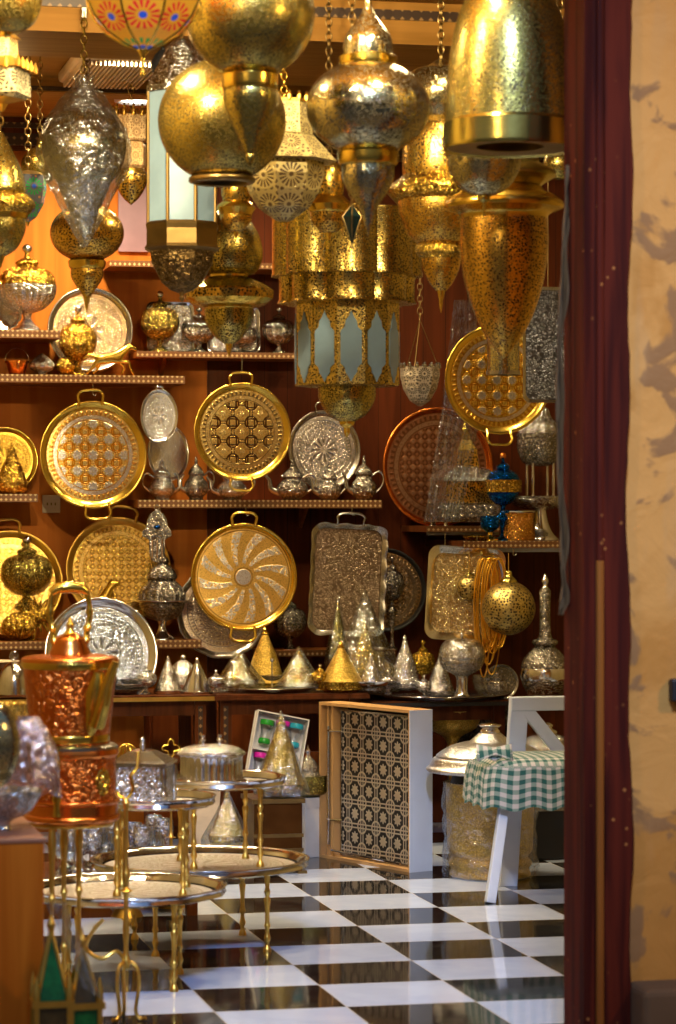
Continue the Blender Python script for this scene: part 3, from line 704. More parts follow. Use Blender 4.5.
def sk(name, label, cat, pts, edges, v, mat, sx, cx, cy, group=None, fat=1.3):
    """skinned animal figurine from joints given in pixels (x, y, depth, radius)"""
    s = ms(cx, v); me = bpy.data.meshes.new(name); bm = bmesh.new(); lay = bm.verts.layers.skin.verify(); vs = []
    for i, (x, y, d, r) in enumerate(pts):
        q = bm.verts.new(((x - cx) * s, d * s, (cy - y) * s)); q[lay].radius = (r * s * fat, r * s * fat); q[lay].use_root = (i == 0); vs.append(q)
    for a, b in edges: bm.edges.new((vs[a], vs[b]))
    bm.to_mesh(me); bm.free(); me.materials.append(M[mat]); me.shade_smooth()
    o = bpy.data.objects.new(name, me); COL.objects.link(o); o.location = at(cx, cy, v)
    o.modifiers.new('skin', 'SKIN').use_smooth_shade = True; m_ = o.modifiers.new('sub', 'SUBSURF'); m_.levels = 1; m_.render_levels = 2
    return tag(o, label, cat, group)
# running horse on the horse shelf
P = [(103, 360, 0, 4.5), (112, 358, 0, 4.2), (119, 356, 0, 4), (124, 350, 0, 2.8), (129, 346, 0, 2.2), (134, 348, 0, 1.8), (137, 350, 0, 1.2),
     (97, 362, -2, 2.6), (93, 367, -2.5, 1.3), (88, 372, -2.5, .9), (86, 374.5, -2.5, 1),
     (98, 363, 2, 2.6), (98, 369, 2.5, 1.2), (93, 374, 2.5, .9),
     (121, 361, -2, 1.8), (129, 362, -2.5, 1.1), (130, 368, -2.5, .8), (134, 375, -2.5, .9),
     (120, 362, 2, 1.8), (125, 367, 2.5, 1), (122, 374.5, 2.5, .9),
     (96, 357, 0, 1.6), (89, 355, 0, 1.8), (83, 359, 0, .8), (130, 342.5, 1, .7), (126, 347, 0, 1.4)]
Ed = [(0, 1), (1, 2), (2, 3), (3, 4), (4, 5), (5, 6), (0, 7), (7, 8), (8, 9), (9, 10), (0, 11), (11, 12), (12, 13), (2, 14), (14, 15), (15, 16), (16, 17), (2, 18), (18, 19), (19, 20), (0, 21), (21, 22), (22, 23), (4, 24)]
sk('horse_figurine', 'polished gold running horse on the shelf over the large lattice tray', 'figurine', P[:25], Ed, 12.66, 'gold', 1, 108, 375)
P2 = [(90, 608, 0, 6), (99, 606, 0, 5.6), (105, 602, 0, 5), (107, 594, 0, 3.8), (109, 588, 0, 3), (114, 587, 0, 2.4), (119, 589, 0, 1.8),
      (87, 614, -3, 3.4), (85, 622, -3, 1.8), (86, 630, -3, 1.4), (86, 638, -3, 1.6), (88, 614, 3, 3.2), (90, 622, 3, 1.8), (90, 638, 3, 1.5),
      (104, 610, -3, 2.4), (106, 620, -3, 1.6), (106, 638, -3, 1.6), (103, 610, 3, 2.2), (110, 617, 3, 1.4), (108, 625, 3, 1.2), (84, 606, 0, 1.8), (78, 610, 0, 1.8), (74, 620, 0, .8), (110, 583, 1, .8)]
E2 = [(0, 1), (1, 2), (2, 3), (3, 4), (4, 5), (5, 6), (0, 7), (7, 8), (8, 9), (9, 10), (0, 11), (11, 12), (12, 13), (2, 14), (14, 15), (15, 16), (2, 17), (17, 18), (18, 19), (0, 20), (20, 21), (21, 22), (4, 23)]
sk('horse_figurine', 'gold horse standing behind the silver tray, only head and back showing', 'figurine', [(x + 2, y - 4 if y < 620 else y, d, r) for x, y, d, r in P2], E2, 12.66, 'gold', 1, 95, 638)
# spiky leaf ornament on lower left shelf
bits = []
for i in range(16):
    a = 2 * PI * i / 16 + .2; L = .075 + .02 * (i % 3)
    P = curve_pts([(0, 0, 0), (L * .5 * math.cos(a), .01, L * .5 * math.sin(a) + .01), (L * math.cos(a), -.01, L * math.sin(a))], 4)
    bits.append(tube(P, [.012, .016, .014, .012, .01, .008, .006, .004, .002][:len(P)], 6))
V, Fc = merge(*bits); tag(ob('leaf_ornament', V, Fc, 'e_gold', None, loc=at(38, 617, 12.74)), 'spiky gold leaf spray ornament beside the flower shaped ball', 'ornament')
# cone dish at left edge
def cone(label, cx, w, y0, y1, v, mat='e_gold', dish='e_gold', dh=.22, wrap=None, finial=None, group=None, name='tagine_dish', sides=0, film='film', wb=0):
    h = y1 - y0; r = w / 2; Y = lambda t: y0 + h * t; f = finial or 'gold'
    ps = [('dish', dish, [(r * .62, Y(1)), (r * .66, Y(.99)), (r * .93, Y(1 - dh * .4)), (r * 1.0, Y(1 - dh)), (r * .94, Y(1 - dh - .005))], dict(smooth=1)),
          ('lid', mat, [(r * .93, Y(1 - dh)), (r * .88, Y(1 - dh - .03)), (r * .55, Y(.5 - .1 * dh)), (r * .30, Y(.28)), (r * .17, Y(.17)), (r * .14, Y(.14))]),
          ('finial', f, [(r * .15, Y(.15)), (r * .17, Y(.125)), (r * .07, Y(.10)), (r * .11, Y(.07)), (r * .04, Y(.035)), (0, Y(0))])]
    e = LT(name, label, 'dish', cx, v, ps, group)
    if wrap:
        s = ms(cx, v); a, b = wrap
        V, Fc = lathe([(r * b * .98 * s, 0.002), (r * b * s, h * dh * .7 * s), (r * b * .48 * s, h * (dh * .7 + a) * .5 * s), (r * .03 * s, h * a * s)], sides=9, smooth=0)
        for q in V:
            k = 1 + random.uniform(-.06, .06); q.x *= k; q.y *= k
        ob('cellophane_wrap', V, Fc, film, e, False)
    return e
cone('brass cone lidded dish at the left edge of the wall', 12, 34, 441, 494, 12.75)

# ---------------------------------------------------------------- tables at the back
def flat_table(label, x0, x1, ytop, v0, v1, mat='table', legs=True, top='glass', edge='goldm', inl=True):
    xm = (x0 + x1) / 2; z = at(xm, ytop, v0).z; a, b = at(x0, ytop, v0).x, at(x1, ytop, v0).x; w = (b - a) / 2; d = v1 - v0
    e = thing('display_table', label, 'table', ((a + b) / 2, v0, 0))
    ob('tabletop', *boxes([(-w, w, 0, d, z - .02, z)]), mat, e, False)
    ob('edge_strip', *boxes([(-w - .006, w + .006, -.006, .0, z - .024, z - .006)]), edge, e, False)
    for sx in (-1, 1):
        for yy in (.03, d - .07):
            xx = sx * (w - .05); ob('leg', *boxes([(xx - .025, xx + .025, yy, yy + .05, 0, z - .02)]), mat, e, False)
            if inl and yy < .1: ob('inlay', *boxes([(xx - .010, xx + .010, yy - .003, yy, .05, z - .05)]), 'inlayd', e, False)
    ob('apron', *boxes([(-w + .06, w - .06, .04, .06, z - .09, z - .02)]), mat, e, False)
    ob('stretcher', *boxes([(-w + .06, w - .06, .04, .07, z - .30, z - .26)]), mat, e, False)
    return z
VTB = 12.12
ZT1 = flat_table('dark walnut table with brass edge behind the copper kettle', -60, 213, 697, VTB, 12.62)
ZT2 = flat_table('dark walnut table under the wrapped gold cones', 216, 368, 694, VTB, 12.6, edge='table')
ZT3 = flat_table('dark table under the silver cones and round trays at right', 372, 512, 701, VTB, 12.6, inl=False, edge='black')
# cabinet panels behind the tables
e = thing('wooden_cupboard', 'reddish wooden cupboard front standing under the back tables', 'cabinet', (at(215, 700, 12.8).x, 12.8, 0))
a, b = at(150, 700, 12.8).x - e.location.x, at(262, 700, 12.8).x - e.location.x
M['cup'] = m_wood('reddish_cupboard', (.22, .055, .012), (.15, .035, .008), .4, 2)
ob('carcass', *boxes([(a, b, .02, .19, 0, .60)]), 'cup', e, False)
for i in range(3):
    k = a + (b - a) * i / 3; bev(ob('door', *boxes([(k + .01, k + (b - a) / 3 - .01, 0, .02, .03, .57)]), 'cup', e, False), .006)
# round silver trays lying on the right table
def ftray(label, cx, cy, rpx, v, rim='silver', plate='e_silver', h=.02, name='round_tray', z=None, group=None):
    s = ms(cx, v); R = rpx * s; c = at(cx, cy, v)
    if z is not None: c.z = z
    e = thing(name, label, 'tray', c, group)
    ob('rim', *lathe([(R * .86, .002), (R * .9, h * .4), (R * .97, h), (R, h * 1.05), (R * .99, h * .8), (R * .88, -.001 + .001), (R * .86, .0)], 64, smooth=2), rim, e)
    if callable(plate): plate = plate(R * .86)
    ob('plate', *lathe([(0, .003), (R * .87, .003), (R * .87, .0), (0, 0)], 64, smooth=0), plate, e)
    return e
ftray('wide shallow silver tray under the silver cones on the right table', 440, 699, 72, 12.36, z=ZT3 + .001)
ftray('long low tray carrying the wrapped gold cones', 270, 694, 52, 12.36, 'dsilver', 'e_olive', z=ZT2 + .001)
ftray('thin silver tray stacked at the front of the right table', 368, 690, 31, 12.24, 'silver', 'e_dsilver', z=ZT2 + .03)
# cones on the tables
GC = 'cone lidded dishes on the back tables'
cone('small silver cone dish left of its twin, right of the copper kettle', 168, 30, 655, 696, 12.25, 'e_silver', 'silver', .14, finial='silver', group=GC)
cone('small smooth silver cone dish at the right end of the brass edged table', 197, 34, 657, 696, 12.25, 'silver', 'silver', .12, finial='silver', group=GC)
cone('gold cone in clear wrap, first of the wrapped cones', 239, 40, 650, 692, 12.3, 'e_gold', 'e_gold', .32, (1.08, 1.28), group=GC)
cone('taller gold cone standing behind the first wrapped cone', 265, 44, 625, 690, 12.48, 'e_goldf', 'e_gold', .12, group=GC)
cone('silver footed cone in clear wrap between two gold cones', 299, 42, 650, 692, 12.3, 'e_gold', 'e_silver', .24, (1.09, 1.22), group=GC)
cone('bare gold cone dish beside the tall clear wrapped cone', 341, 46, 640, 694, 12.2, 'e_goldf', 'e_gold', .24, group=GC)
cone('tall gold pot with cone lid under a large clear plastic cone', 365, 40, 618, 692, 12.42, 'e_gold', 'e_gold', .5, (1.38, 1.75), group=GC)
cone('thin silver cone in front of the clear plastic cone', 371, 28, 652, 692, 12.2, 'e_silver', 'e_silver', .12, finial='silver', group=GC)
cone('tall slender silver cone right of the clear plastic cone', 405, 34, 634, 690, 12.3, 'e_silver', 'e_silver', .14, finial='silver', group=GC)
cone('silver cone half hidden behind the round footed silver box', 440, 32, 652, 697, 12.3, 'e_silver', 'e_silver', .14, finial='silver', group=GC)
cone('faint clear wrapped cone behind the bare gold cone', 338, 26, 600, 668, 12.56, 'e_olive', 'e_dsilver', .2, (1.1, 1.1), group=GC)
# tagine lid pan left (silver dome behind twin cones), low stand with rod
LT('domed_dish', 'engraved silver domed dish behind the twin silver cones', 'dish', 183, 12.46, [('dish', 'silver', [(12, 694), (20, 686), (21, 682)]), ('lid', 'e_silver', [(20, 683), (17, 673), (9, 664), (3, 660)]), ('knob', 'silver', arc(3, 657.5, 2.8, 180, 0))])
LT('tiered_stand', 'small silver dish stand with a centre rod before the gold cones', 'stand', 272, 12.17, [('base', 'dsilver', [(0, 692), (9, 692), (9, 691), (2, 689)]), ('rod', 'silver', [(.8, 691), (.8, 661)], dict(smooth=0)), ('dish', 'dsilver', [(0, 681), (6, 680), (11, 676), (11, 675.5), (0, 679)]), ('knob', 'silver', arc(2, 660, 2.2, 180, 0))])
LT('footed_box', 'round engraved silver box on a column foot on the right table', 'box', 462, 12.15, [
    ('foot', 'silver', [(13, 699), (10, 697), (6, 692), (6, 678), (9, 675)]),
    ('bowl', 'e_silver', [(8, 675), (17, 670), (22, 663), (23, 657)]),
    ('lid', 'e_silver', [(23, 658), (23.5, 656), (22, 648), (17, 641), (6, 638.5), (0, 638)]),
    ('knob', 'silver', arc(2, 635, 3, 180, 0))])
LT('glass_bowl', 'glass bowl glinting right of the footed silver box', 'bowl', 487, 12.3, [('bowl', 'glass', [(5, 697), (12, 690), (15, 680), (15, 676), (14, 676), (11, 689), (0, 694)])])
tray('dark engraved disc leaning behind the glass bowl', 501, 682, 18, 12.5, 'dsilver', 'e_dsilver', tilt=-10, name='dark_plate', cat='plate')
tray('small round gold medallion plate standing among the silver cones', 384, 672, 12, 12.4, 'dsilver', 'e_gold', tilt=-8, name='medallion_plate', cat='plate')
for i, (x, y, w_, h_, lab) in enumerate([(108, 694, 20, 26, 'small silver sugar bowl at the left of the piled silver dishes'), (146, 694, 22, 30, 'silver lidded pot between the dish pile and the twin cones'), (216, 692, 16, 22, 'tiny silver lidded pot at the left end of the wrapped cones'), (320, 690, 18, 26, 'small gilt lidded pot between a wrapped cone and the bare gold cone'), (388, 694, 18, 24, 'tiny silver lidded pot before the tall slender silver cone'), (424, 697, 16, 22, 'tiny engraved pot left of the half hidden silver cone'), (497, 700, 20, 28, 'small silver lidded pot at the right end of the silver tray')]):
    bonb(lab, x, w_, y - h_, y, 12.2 if x > 200 else 12.24, 'e_gold' if i == 3 else 'e_silver', ribs=12, name='lidded_pot')
# clutter of stacked silver dishes at the left table
for i, (x, y, r) in enumerate([(120, 692, 24), (128, 687, 20), (136, 682, 17)]):
    LT('silver_dish', ['wide silver dish, lowest of the pile before the leaning silver tray', 'silver dish in the middle of the pile before the leaning tray', 'silver dish on top of the pile before the leaning tray'][i], 'dish', x, 12.28, [('dish', 'e_silver' if i % 2 else 'e_dsilver', [(r * .4, y + 4), (r * .8, y + 1), (r, y - 3), (r * .97, y - 3.5), (r * .7, y + 0), (0, y + 2)])], 'piled silver dishes')
LT('silver_bell', 'silver dome cover with a ball knob left of the copper kettle', 'cover', 14, 12.1, [('cover', 'silver', [(17, 694), (16, 680), (11, 668), (4, 662)]), ('knob', 'glass', arc(5, 656, 5.5, 180, 0))])
LT('gold_platter', 'pale round platter on a gold foot at the left border', 'platter', -8, 12.32, [('platter', 'cream', [(0, 668), (12, 668), (26, 662), (26, 661), (10, 664), (0, 664)]), ('foot', 'e_gold', [(13, 695), (12, 690), (6, 682), (9, 668)])])
e = thing('low_stool', 'dark stool under the ribbed gold basin at the left border', 'stool', (at(5, 732, 11.4).x, 11.4, 0)); zq = at(5, 732, 11.4).z
ob('seat', *boxes([(-.11, .11, -.11, .11, zq - .03, zq)]), 'table', e, False)
for sx in (-1, 1):
    for sy in (-1, 1): ob('leg', *boxes([(sx * .09 - .012, sx * .09 + .012, sy * .09 - .012, sy * .09 + .012, 0, zq - .03)]), 'table', e, False)
LT('gold_basin', 'ribbed gold basin under the dome cover at the left border', 'basin', 5, 11.4, [('basin', 'e_goldf', [(15, 732), (24, 722), (28, 706), (29, 703), (27, 705), (0, 722)], dict(ribs=24, amp=.03, seg=96))])

# ---------------------------------------------------------------- right shelf
s = ms(465, 12.68); c = at(465, 527, 12.68); zz = lambda y: (527 - y) * s
e = thing('brass_casket', 'four sided brass casket with silver lid and pagoda top on the upper right step', 'casket', c)
def sq(y0, y1, h0, h1): return [(h0 * s * 1.414, zz(y0)), (h1 * s * 1.414, zz(y1))]
ob('box_base', *lathe([(31 * s * 1.38, zz(522)), (33 * s * 1.38, zz(517)), (33 * s * 1.38, zz(505)), (30 * s * 1.38, zz(503))], sides=4, smooth=0), 'e_dsilver', e, False)
for sx in (-1, 1):
    for sy in (-1, 1): ob('foot', *lathe([(3 * s, 0), (2 * s, zz(523)), (3 * s, zz(519))], 10)[:1], [f for f in lathe([(3 * s, 0), (2 * s, zz(523)), (3 * s, zz(519))], 10)[1]], 'dsilver', e).location = (sx * 27 * s, sy * 27 * s, 0)
ob('box_body', *lathe([(27 * s * 1.38, zz(504)), (27 * s * 1.38, zz(482)), (30 * s * 1.38, zz(480))], sides=4, smooth=0), 'p_goldc', e, False)
ob('lid', *lathe([(31 * s * 1.38, zz(481)), (30 * s * 1.38, zz(478)), (20 * s * 1.38, zz(470)), (12 * s * 1.38, zz(467))], sides=4, smooth=0), 'e_silver', e, False)
ob('pagoda', *lathe([(12 * s * 1.38, zz(468)), (10 * s * 1.38, zz(450)), (5 * s * 1.38, zz(440)), (4 * s, zz(432))], sides=4, smooth=0), 'p_goldc', e, False)
ob('finial', *lathe([(3 * s, zz(433)), (4 * s, zz(429)), (1 * s, zz(424)), (0, zz(414))]), 'gold', e)
for o_ in list(e.children): pass
LT('pierced_cup', 'small square footed pierced cup at the left end of the right shelf', 'cup', 434, 12.78, [('cup', 'e_dsilver', [(2, 527), (2, 515), (6, 513), (6, 503)], dict(sides=4, smooth=0))])
LT('amber_bowl', 'amber glitter glass bowl on the right shelf between blue and silver pieces', 'bowl', 517, 12.42, [('bowl', 'orgl', [(0, 541), (16, 541), (18, 538), (17, 520), (18, 512), (16, 512), (14, 530)]), ('rim', 'silver', [(18, 513), (19, 511), (17, 510)])])
LT('blue_cup', 'small dark blue cup on a gold foot in front of the casket', 'cup', 490, 12.36, [('foot', 'gold', [(9, 541), (8, 539), (3, 535), (3, 531)]), ('cup', 'bluegl', [(3, 532), (9, 527), (10, 519), (9, 516), (8, 519), (0, 528)])])
LT('gilt_dish', 'flat gilt dish lying at the front of the lower right step', 'dish', 476, 12.36, [('dish', 'e_gold', [(8, 541), (12, 538), (13, 536), (11, 537), (0, 539)])])
e = LT('tiered_centrepiece', 'tall silver two tier centrepiece on a bell foot beside the jamb', 'centrepiece', 540, 12.70, [
    ('bell_foot', 'silver', [(20, 541), (19, 538), (11, 528), (7, 515), (6, 508)]),
    ('lower_bowl', 'e_silver', [(6, 510), (24, 507), (29, 500), (30, 496), (28, 497), (0, 504)]),
    ('upper_bowl', 'e_dsilver', [(8, 466), (18, 462), (23, 450), (24, 436), (24, 434), (22, 436), (16, 458)]),
    ('crown', 'e_silver', [(21, 436), (18, 425), (11, 417), (8, 409), (3, 405), (0, 398)], dict(ribs=12, amp=.08, seg=60))])
s = ms(540, 12.70)
for i in range(4):
    a = PI / 4 + PI / 2 * i; o = ob('column', *lathe([(3 * s, 41 * s), (1.6 * s, 46 * s), (1.8 * s, 60 * s), (1.3 * s, 74 * s), (2 * s, 81 * s)], 10), 'silver', e); o.location = (15 * s * math.cos(a), 15 * s * math.sin(a), 0)
# draped plastic sheet around the star tray
V, Fc = [], []; nu, nv = 44, 22
for i in range(nv + 1):
    t = i / nv; y = 300 + (522 - 300) * t; xl = 454 - 24 * t - 6 * t * t; xr = 476 + 14 * t - 58 * max(0, t - .45) ** 1.1
    for j in range(nu + 1):
        f = j / nu; q = at(xl + (xr - xl) * f, y, 12.3 + .02 * math.sin(f * 26 + t * 2) + .012 * math.sin(f * 57 + t * 5)); V.append(q)
for i in range(nv):
    for j in range(nu): a = i * (nu + 1) + j; Fc.append((a, a + 1, a + nu + 2, a + nu + 1))
o = ob('plastic_sheet', V, Fc, 'film'); tag(o, 'crumpled clear plastic sheet hanging behind the gold star tray', 'plastic sheet')

# hanging pierced balls and bangles under the right shelf
for (cx, cy, r, y0, v, lab) in ((469, 588, 13, 558, 12.25, 'smaller pierced gold ball hanging in front of the glowing rectangular tray'), (508.5, 608, 27, 575, 12.1, 'larger pierced gold ball hanging beside the golden bangles')):
    P_ = [('ball', 'p_ball', arc(r, cy, r, 175, 14, 14)), ('cap', 'olive', [(r * .34, cy - r * .95), (r * .30, cy - r * 1.05), (r * .14, cy - r * 1.2), (r * .12, cy - r * 1.35), (0, cy - r * 1.4)])]
    e = LT('pierced_ball', lab, 'ornament', cx, v, P_); s = ms(cx, v)
    ob('cord', *tube([(0, 0, (cy + r - (cy - r * 1.38)) * s), (0, 0, (cy + r - 553) * s)], .0018, 6), 'goldm', e)
bits = []; s = ms(490, 12.18)
for i in range(16):
    cx_, w_, h_ = random.uniform(-8, 9), random.uniform(6, 11), random.uniform(42, 60)
    P = [((cx_ + w_ * math.cos(a)) * s, random.uniform(-.001, .001) + (i - 8) * .004, (-h_ - 2 + h_ * math.sin(a)) * s) for a in [2 * PI * k / 28 for k in range(28)]]
    bits.append(P)
e = thing('bangle_bundle', 'bundle of long golden loops hanging between the two pierced balls', 'bangles', at(490, 556, 12.18))
for P in bits: ob('loop', *tube(P, .0034, 6, True), 'amberm', e)

# tall silver flask at right and the covered vessel below
LT('tall_flask', 'tall narrow necked silver flask behind the white chair', 'flask', 545, 12.0, [
    ('body', 'e_dsilver', [(14, 699), (19, 692), (24, 680), (24, 670), (24, 670), (23, 662), (16, 652), (9, 646)]),
    ('band', 'silver', [(24, 680), (25, 677), (25, 671), (24, 668)]),
    ('neck', 'e_dsilver', [(9, 647), (13, 643), (12, 640), (6, 634), (5.5, 600), (6, 592), (4, 588)]),
    ('stopper', 'silver', [(4, 589), (2, 585), (3.5, 581), (2, 577), (0, 573)])])
o = ob('side_table', *boxes([(at(515, 699, 12).x, at(600, 699, 12).x, 11.85, 12.1, at(545, 700, 12).z - .02, at(545, 699, 12).z)]), 'table', None, False)
o.name = 'tabletop'; xx0, xx1 = at(515, 699, 12).x, at(600, 699, 12).x; zt = at(545, 700, 12).z - .02
e = thing('side_table', 'narrow dark side table under the tall flask behind the chair', 'table', ((xx0 + xx1) / 2, 11.97, 0)); o.parent = e; o.matrix_parent_inverse = Matrix.Translation(-e.location)
for sx in (-1, 1):
    for sy in (-1, 1): xx = sx * ((xx1 - xx0) / 2 - .02); ob('leg', *boxes([(xx - .015, xx + .015, sy * .1 - .015, sy * .1 + .015, 0, zt)]), 'table', e, False)

# ---------------------------------------------------------------- the big covered pot on the floor, right
fv = floor_v(488, 876)
e = LT('covered_pot', 'large gold pot in clear plastic with a wide domed silver cover', 'pot', 490, fv, [
    ('body', 'e_goldf', [(0, 876), (38, 876), (39, 868), (42, 862), (38, 856), (42, 850), (43, 840), (44, 800), (44, 785), (45, 782), (43, 782)]),
    ('collar', 'black', [(40, 783), (38, 776), (38, 768)]),
    ('cover', 'silverb', [(63, 771), (64, 768), (60, 764), (57, 758), (54, 757), (53, 754), (40, 746), (26, 742), (22, 742), (17, 738), (11, 733)]),
    ('knob', 'silver', [(10, 735), (10, 731), (8, 728), (11, 726), (10, 724), (0, 723)])])
s = ms(490, fv)
V, Fc = lathe([(46 * s, .002), (48 * s, 10 * s), (46 * s, 40 * s), (48 * s, 70 * s), (47 * s, 95 * s)], 60, smooth=4)
for q in V: k = 1 + .03 * math.sin(q.z * 60 + math.atan2(q.y, q.x) * 5) + random.uniform(-.012, .012); q.x *= k; q.y *= k
ob('plastic_wrap', V, Fc, 'filml', e)
LT('covered_dish', 'engraved silver covered dish behind the chair back', 'dish', 548, 11.6, [('bowl', 'e_silver', [(14, 768), (28, 758), (34, 748)]), ('lid', 'e_silver', [(35, 749), (33, 744), (22, 738), (8, 734)]), ('knob', 'silver', [(8, 735), (9, 731), (4, 728), (5, 725), (0, 722)])])
e = thing('crate', 'black crate under the covered dish behind the chair', 'crate', (at(548, 770, 11.6).x, 11.6, 0)); zc = at(548, 768, 11.6).z
bev(ob('crate_shell', *boxes([(-.2, .2, -.14, .14, 0, zc)]), 'black', e, False), .01)
ob('slot', *boxes([(-.14, .14, -.143, -.14, zc * .55, zc * .7)]), 'dsilver', e, False)
# gold footed bowl and dark wrapped stack under the right table
LT('footed_bowl', 'gold footed bowl standing under the right hand table', 'bowl', 452, 12.3, [('bowl', 'e_goldf', [(4, 745), (10, 736), (24, 728), (30, 714), (31, 710), (29, 712), (0, 732)]), ('stem', 'goldm', [(16, 858), (14, 850), (5, 840), (3, 800), (4, 765), (7, 752), (4, 744)])])
V, Fc = lathe([(.14, 0), (.15, .1), (.14, .3), (.15, .5), (.13, .6), (0, .61)], 50)
for q in V: k = 1 + random.uniform(-.05, .05); q.x *= k; q.y *= k
tag(ob('wrapped_bundle', V, Fc, m_engr('black_wrapped_bundle', (.10, .09, .09), (.02, .018, .018), 30, .3), None, loc=(at(468, 700, 12.35).x + .1, 12.52, 0)), 'dark bundle in crumpled film under the right hand table', 'bundle')

# ---------------------------------------------------------------- white chair with gingham cushion
def m_gingham():
    t = NT('green_gingham'); uv = t.n('TexCoord').outputs['UV']; s = t.n('SeparateXYZ', {0: uv})
    a = t.sstep(t.math('PINGPONG', s.outputs[0], .5), .2, .3); b = t.sstep(t.math('PINGPONG', s.outputs[1], .5), .2, .3)
    f = t.math('MULTIPLY', t.math('ADD', a, b), .5)
    n = t.noise(t.obj(), 120, 2)
    c = t.n('ValToRGB', {'Fac': f}); r = c.color_ramp; r.elements[0].color = (.44, .41, .41, 1); r.elements[1].color = (.01, .075, .07, 1)
    e_ = r.elements.new(.5); e_.color = (.17, .24, .22, 1)
    return t.bsdf(col=c.outputs[0], rough=.9, normal=t.bump(n, .3, .002))
M['gingham'] = m_gingham()
fv = floor_v(490, 903); pf = at(490, 903, fv); s = ms(490, fv)
e = thing('chair', 'white painted wooden chair half hidden by the door jamb', 'chair', (pf.x, pf.y, 0))
def beam(a, b, w, d, mat, name, par):
    a, b = Vector(a), Vector(b); dr = (b - a).normalized(); x = Vector((1, 0, 0)) if abs(dr.x) < .8 else Vector((0, 0, 1)); y = dr.cross(x).normalized(); x = y.cross(dr).normalized()
    V = [p_ + x * i * w / 2 + y * j * d / 2 for p_ in (a, b) for i, j in ((-1, -1), (1, -1), (1, 1), (-1, 1))]
    return bev(ob(name, V, [(0, 1, 2, 3), (4, 7, 6, 5), (0, 4, 5, 1), (1, 5, 6, 2), (2, 6, 7, 3), (3, 7, 4, 0)], mat, par, False), .004)
zs = .40
beam((0, 0, 0), (.075, .05, zs), .038, .036, 'white', 'leg', e)
beam((.50, 0, 0), (.44, .05, zs), .038, .036, 'white', 'leg', e)
zb = at(520, 697, fv + .42).z
xb0 = at(519, 705, fv + .40).x - pf.x
beam((xb0 - .03, .46, 0), (xb0, .40, zb), .072, .04, 'white', 'leg', e)
beam((xb0 + .47, .46, 0), (xb0 + .45, .40, zb), .072, .04, 'white', 'leg', e)
beam((xb0 - .036, .40, zb - .025), (xb0 + .49, .40, zb - .025), .055, .042, 'white', 'top_rail', e)
beam((xb0 + .03, .40, zb - .05), (xb0 + .26, .40, zb - .33), .05, .03, 'white', 'back_brace', e)
beam((xb0 + .42, .40, zb - .05), (xb0 + .22, .40, zb - .33), .05, .03, 'white', 'back_brace', e)
bev(ob('seat', *boxes([(.04, .48, .0, .44, zs, zs + .03)]), 'white', e, False), .008)
# cushion with ruffled skirt
def cushion():
    cxm, cym, hw, hd = .25, .20, .245, .22; z0, z1 = zs + .03, zs + .145
    V, Fc, U = [], [], []; n = 96
    def ringpt(k, q): # superellipse
        a = 2 * PI * k / n; c_, s_ = math.cos(a), math.sin(a); f = (abs(c_) ** 5 + abs(s_) ** 5) ** (-.2); return cxm + hw * q * c_ * f, cym + hd * q * s_ * f
    rows = [(.02, z1, 0), (.4, z1, 0), (.7, z1 - .004, 0), (.86, z1 - .014, 0), (.94, z1 - .03, 0), (.95, z1 - .04, 0), (1.0, z1 - .035, .4), (1.05, z1 - .08, .9), (1.07, z1 - .14, 1.2), (1.08, z1 - .19, 1.4), (1.06, z1 - .188, 1.4), (1.0, z1 - .10, .5), (.95, z0, 0), (.02, z0, 0)]
    for i, (q, z, rf) in enumerate(rows):
        for k in range(n):
            w = rf * .012 * math.sin(k * 2 * PI / n * 26) ; x, y = ringpt(k, q + w)
            if rf: z_ = z + .006 * rf * math.sin(k * 2 * PI / n * 13 + 1)
            else: z_ = z
            V.append(Vector((x, y, z_)))
            if i < 5: U.append((x / .034, y / .034))
            else: U.append((k * .44, z / .034))
    for i in range(len(rows) - 1):
        for k in range(n): Fc.append((i * n + k, i * n + (k + 1) % n, (i + 1) * n + (k + 1) % n, (i + 1) * n + k))
    return V, Fc, U
V, Fc, U = cushion()
ce = thing('seat_cushion', 'green and white gingham cushion with ruffle on the white chair', 'cushion', (pf.x, pf.y, 0))
ob('cover', V, Fc, 'gingham', ce, True, uv=U)
V, Fc = [], []; U = []
for i in range(9):      # bow tie at the back corner
    for j in range(5):
        a = i / 8 * 2 - 1; V.append(Vector((.03 + a * .07, .04 + .012 * math.sin(j * 2), zs + .155 + .03 * abs(a) * math.cos(j * 1.3) + .012 * j - .02))); U.append((i * .5, j * .5))
for i in range(8):
    for j in range(4): q = i * 5 + j; Fc.append((q, q + 1, q + 6, q + 5))
o = ob('tie_bow', V, Fc, 'gingham', ce, True, uv=U); o.modifiers.new('t', 'SOLIDIFY').thickness = .004

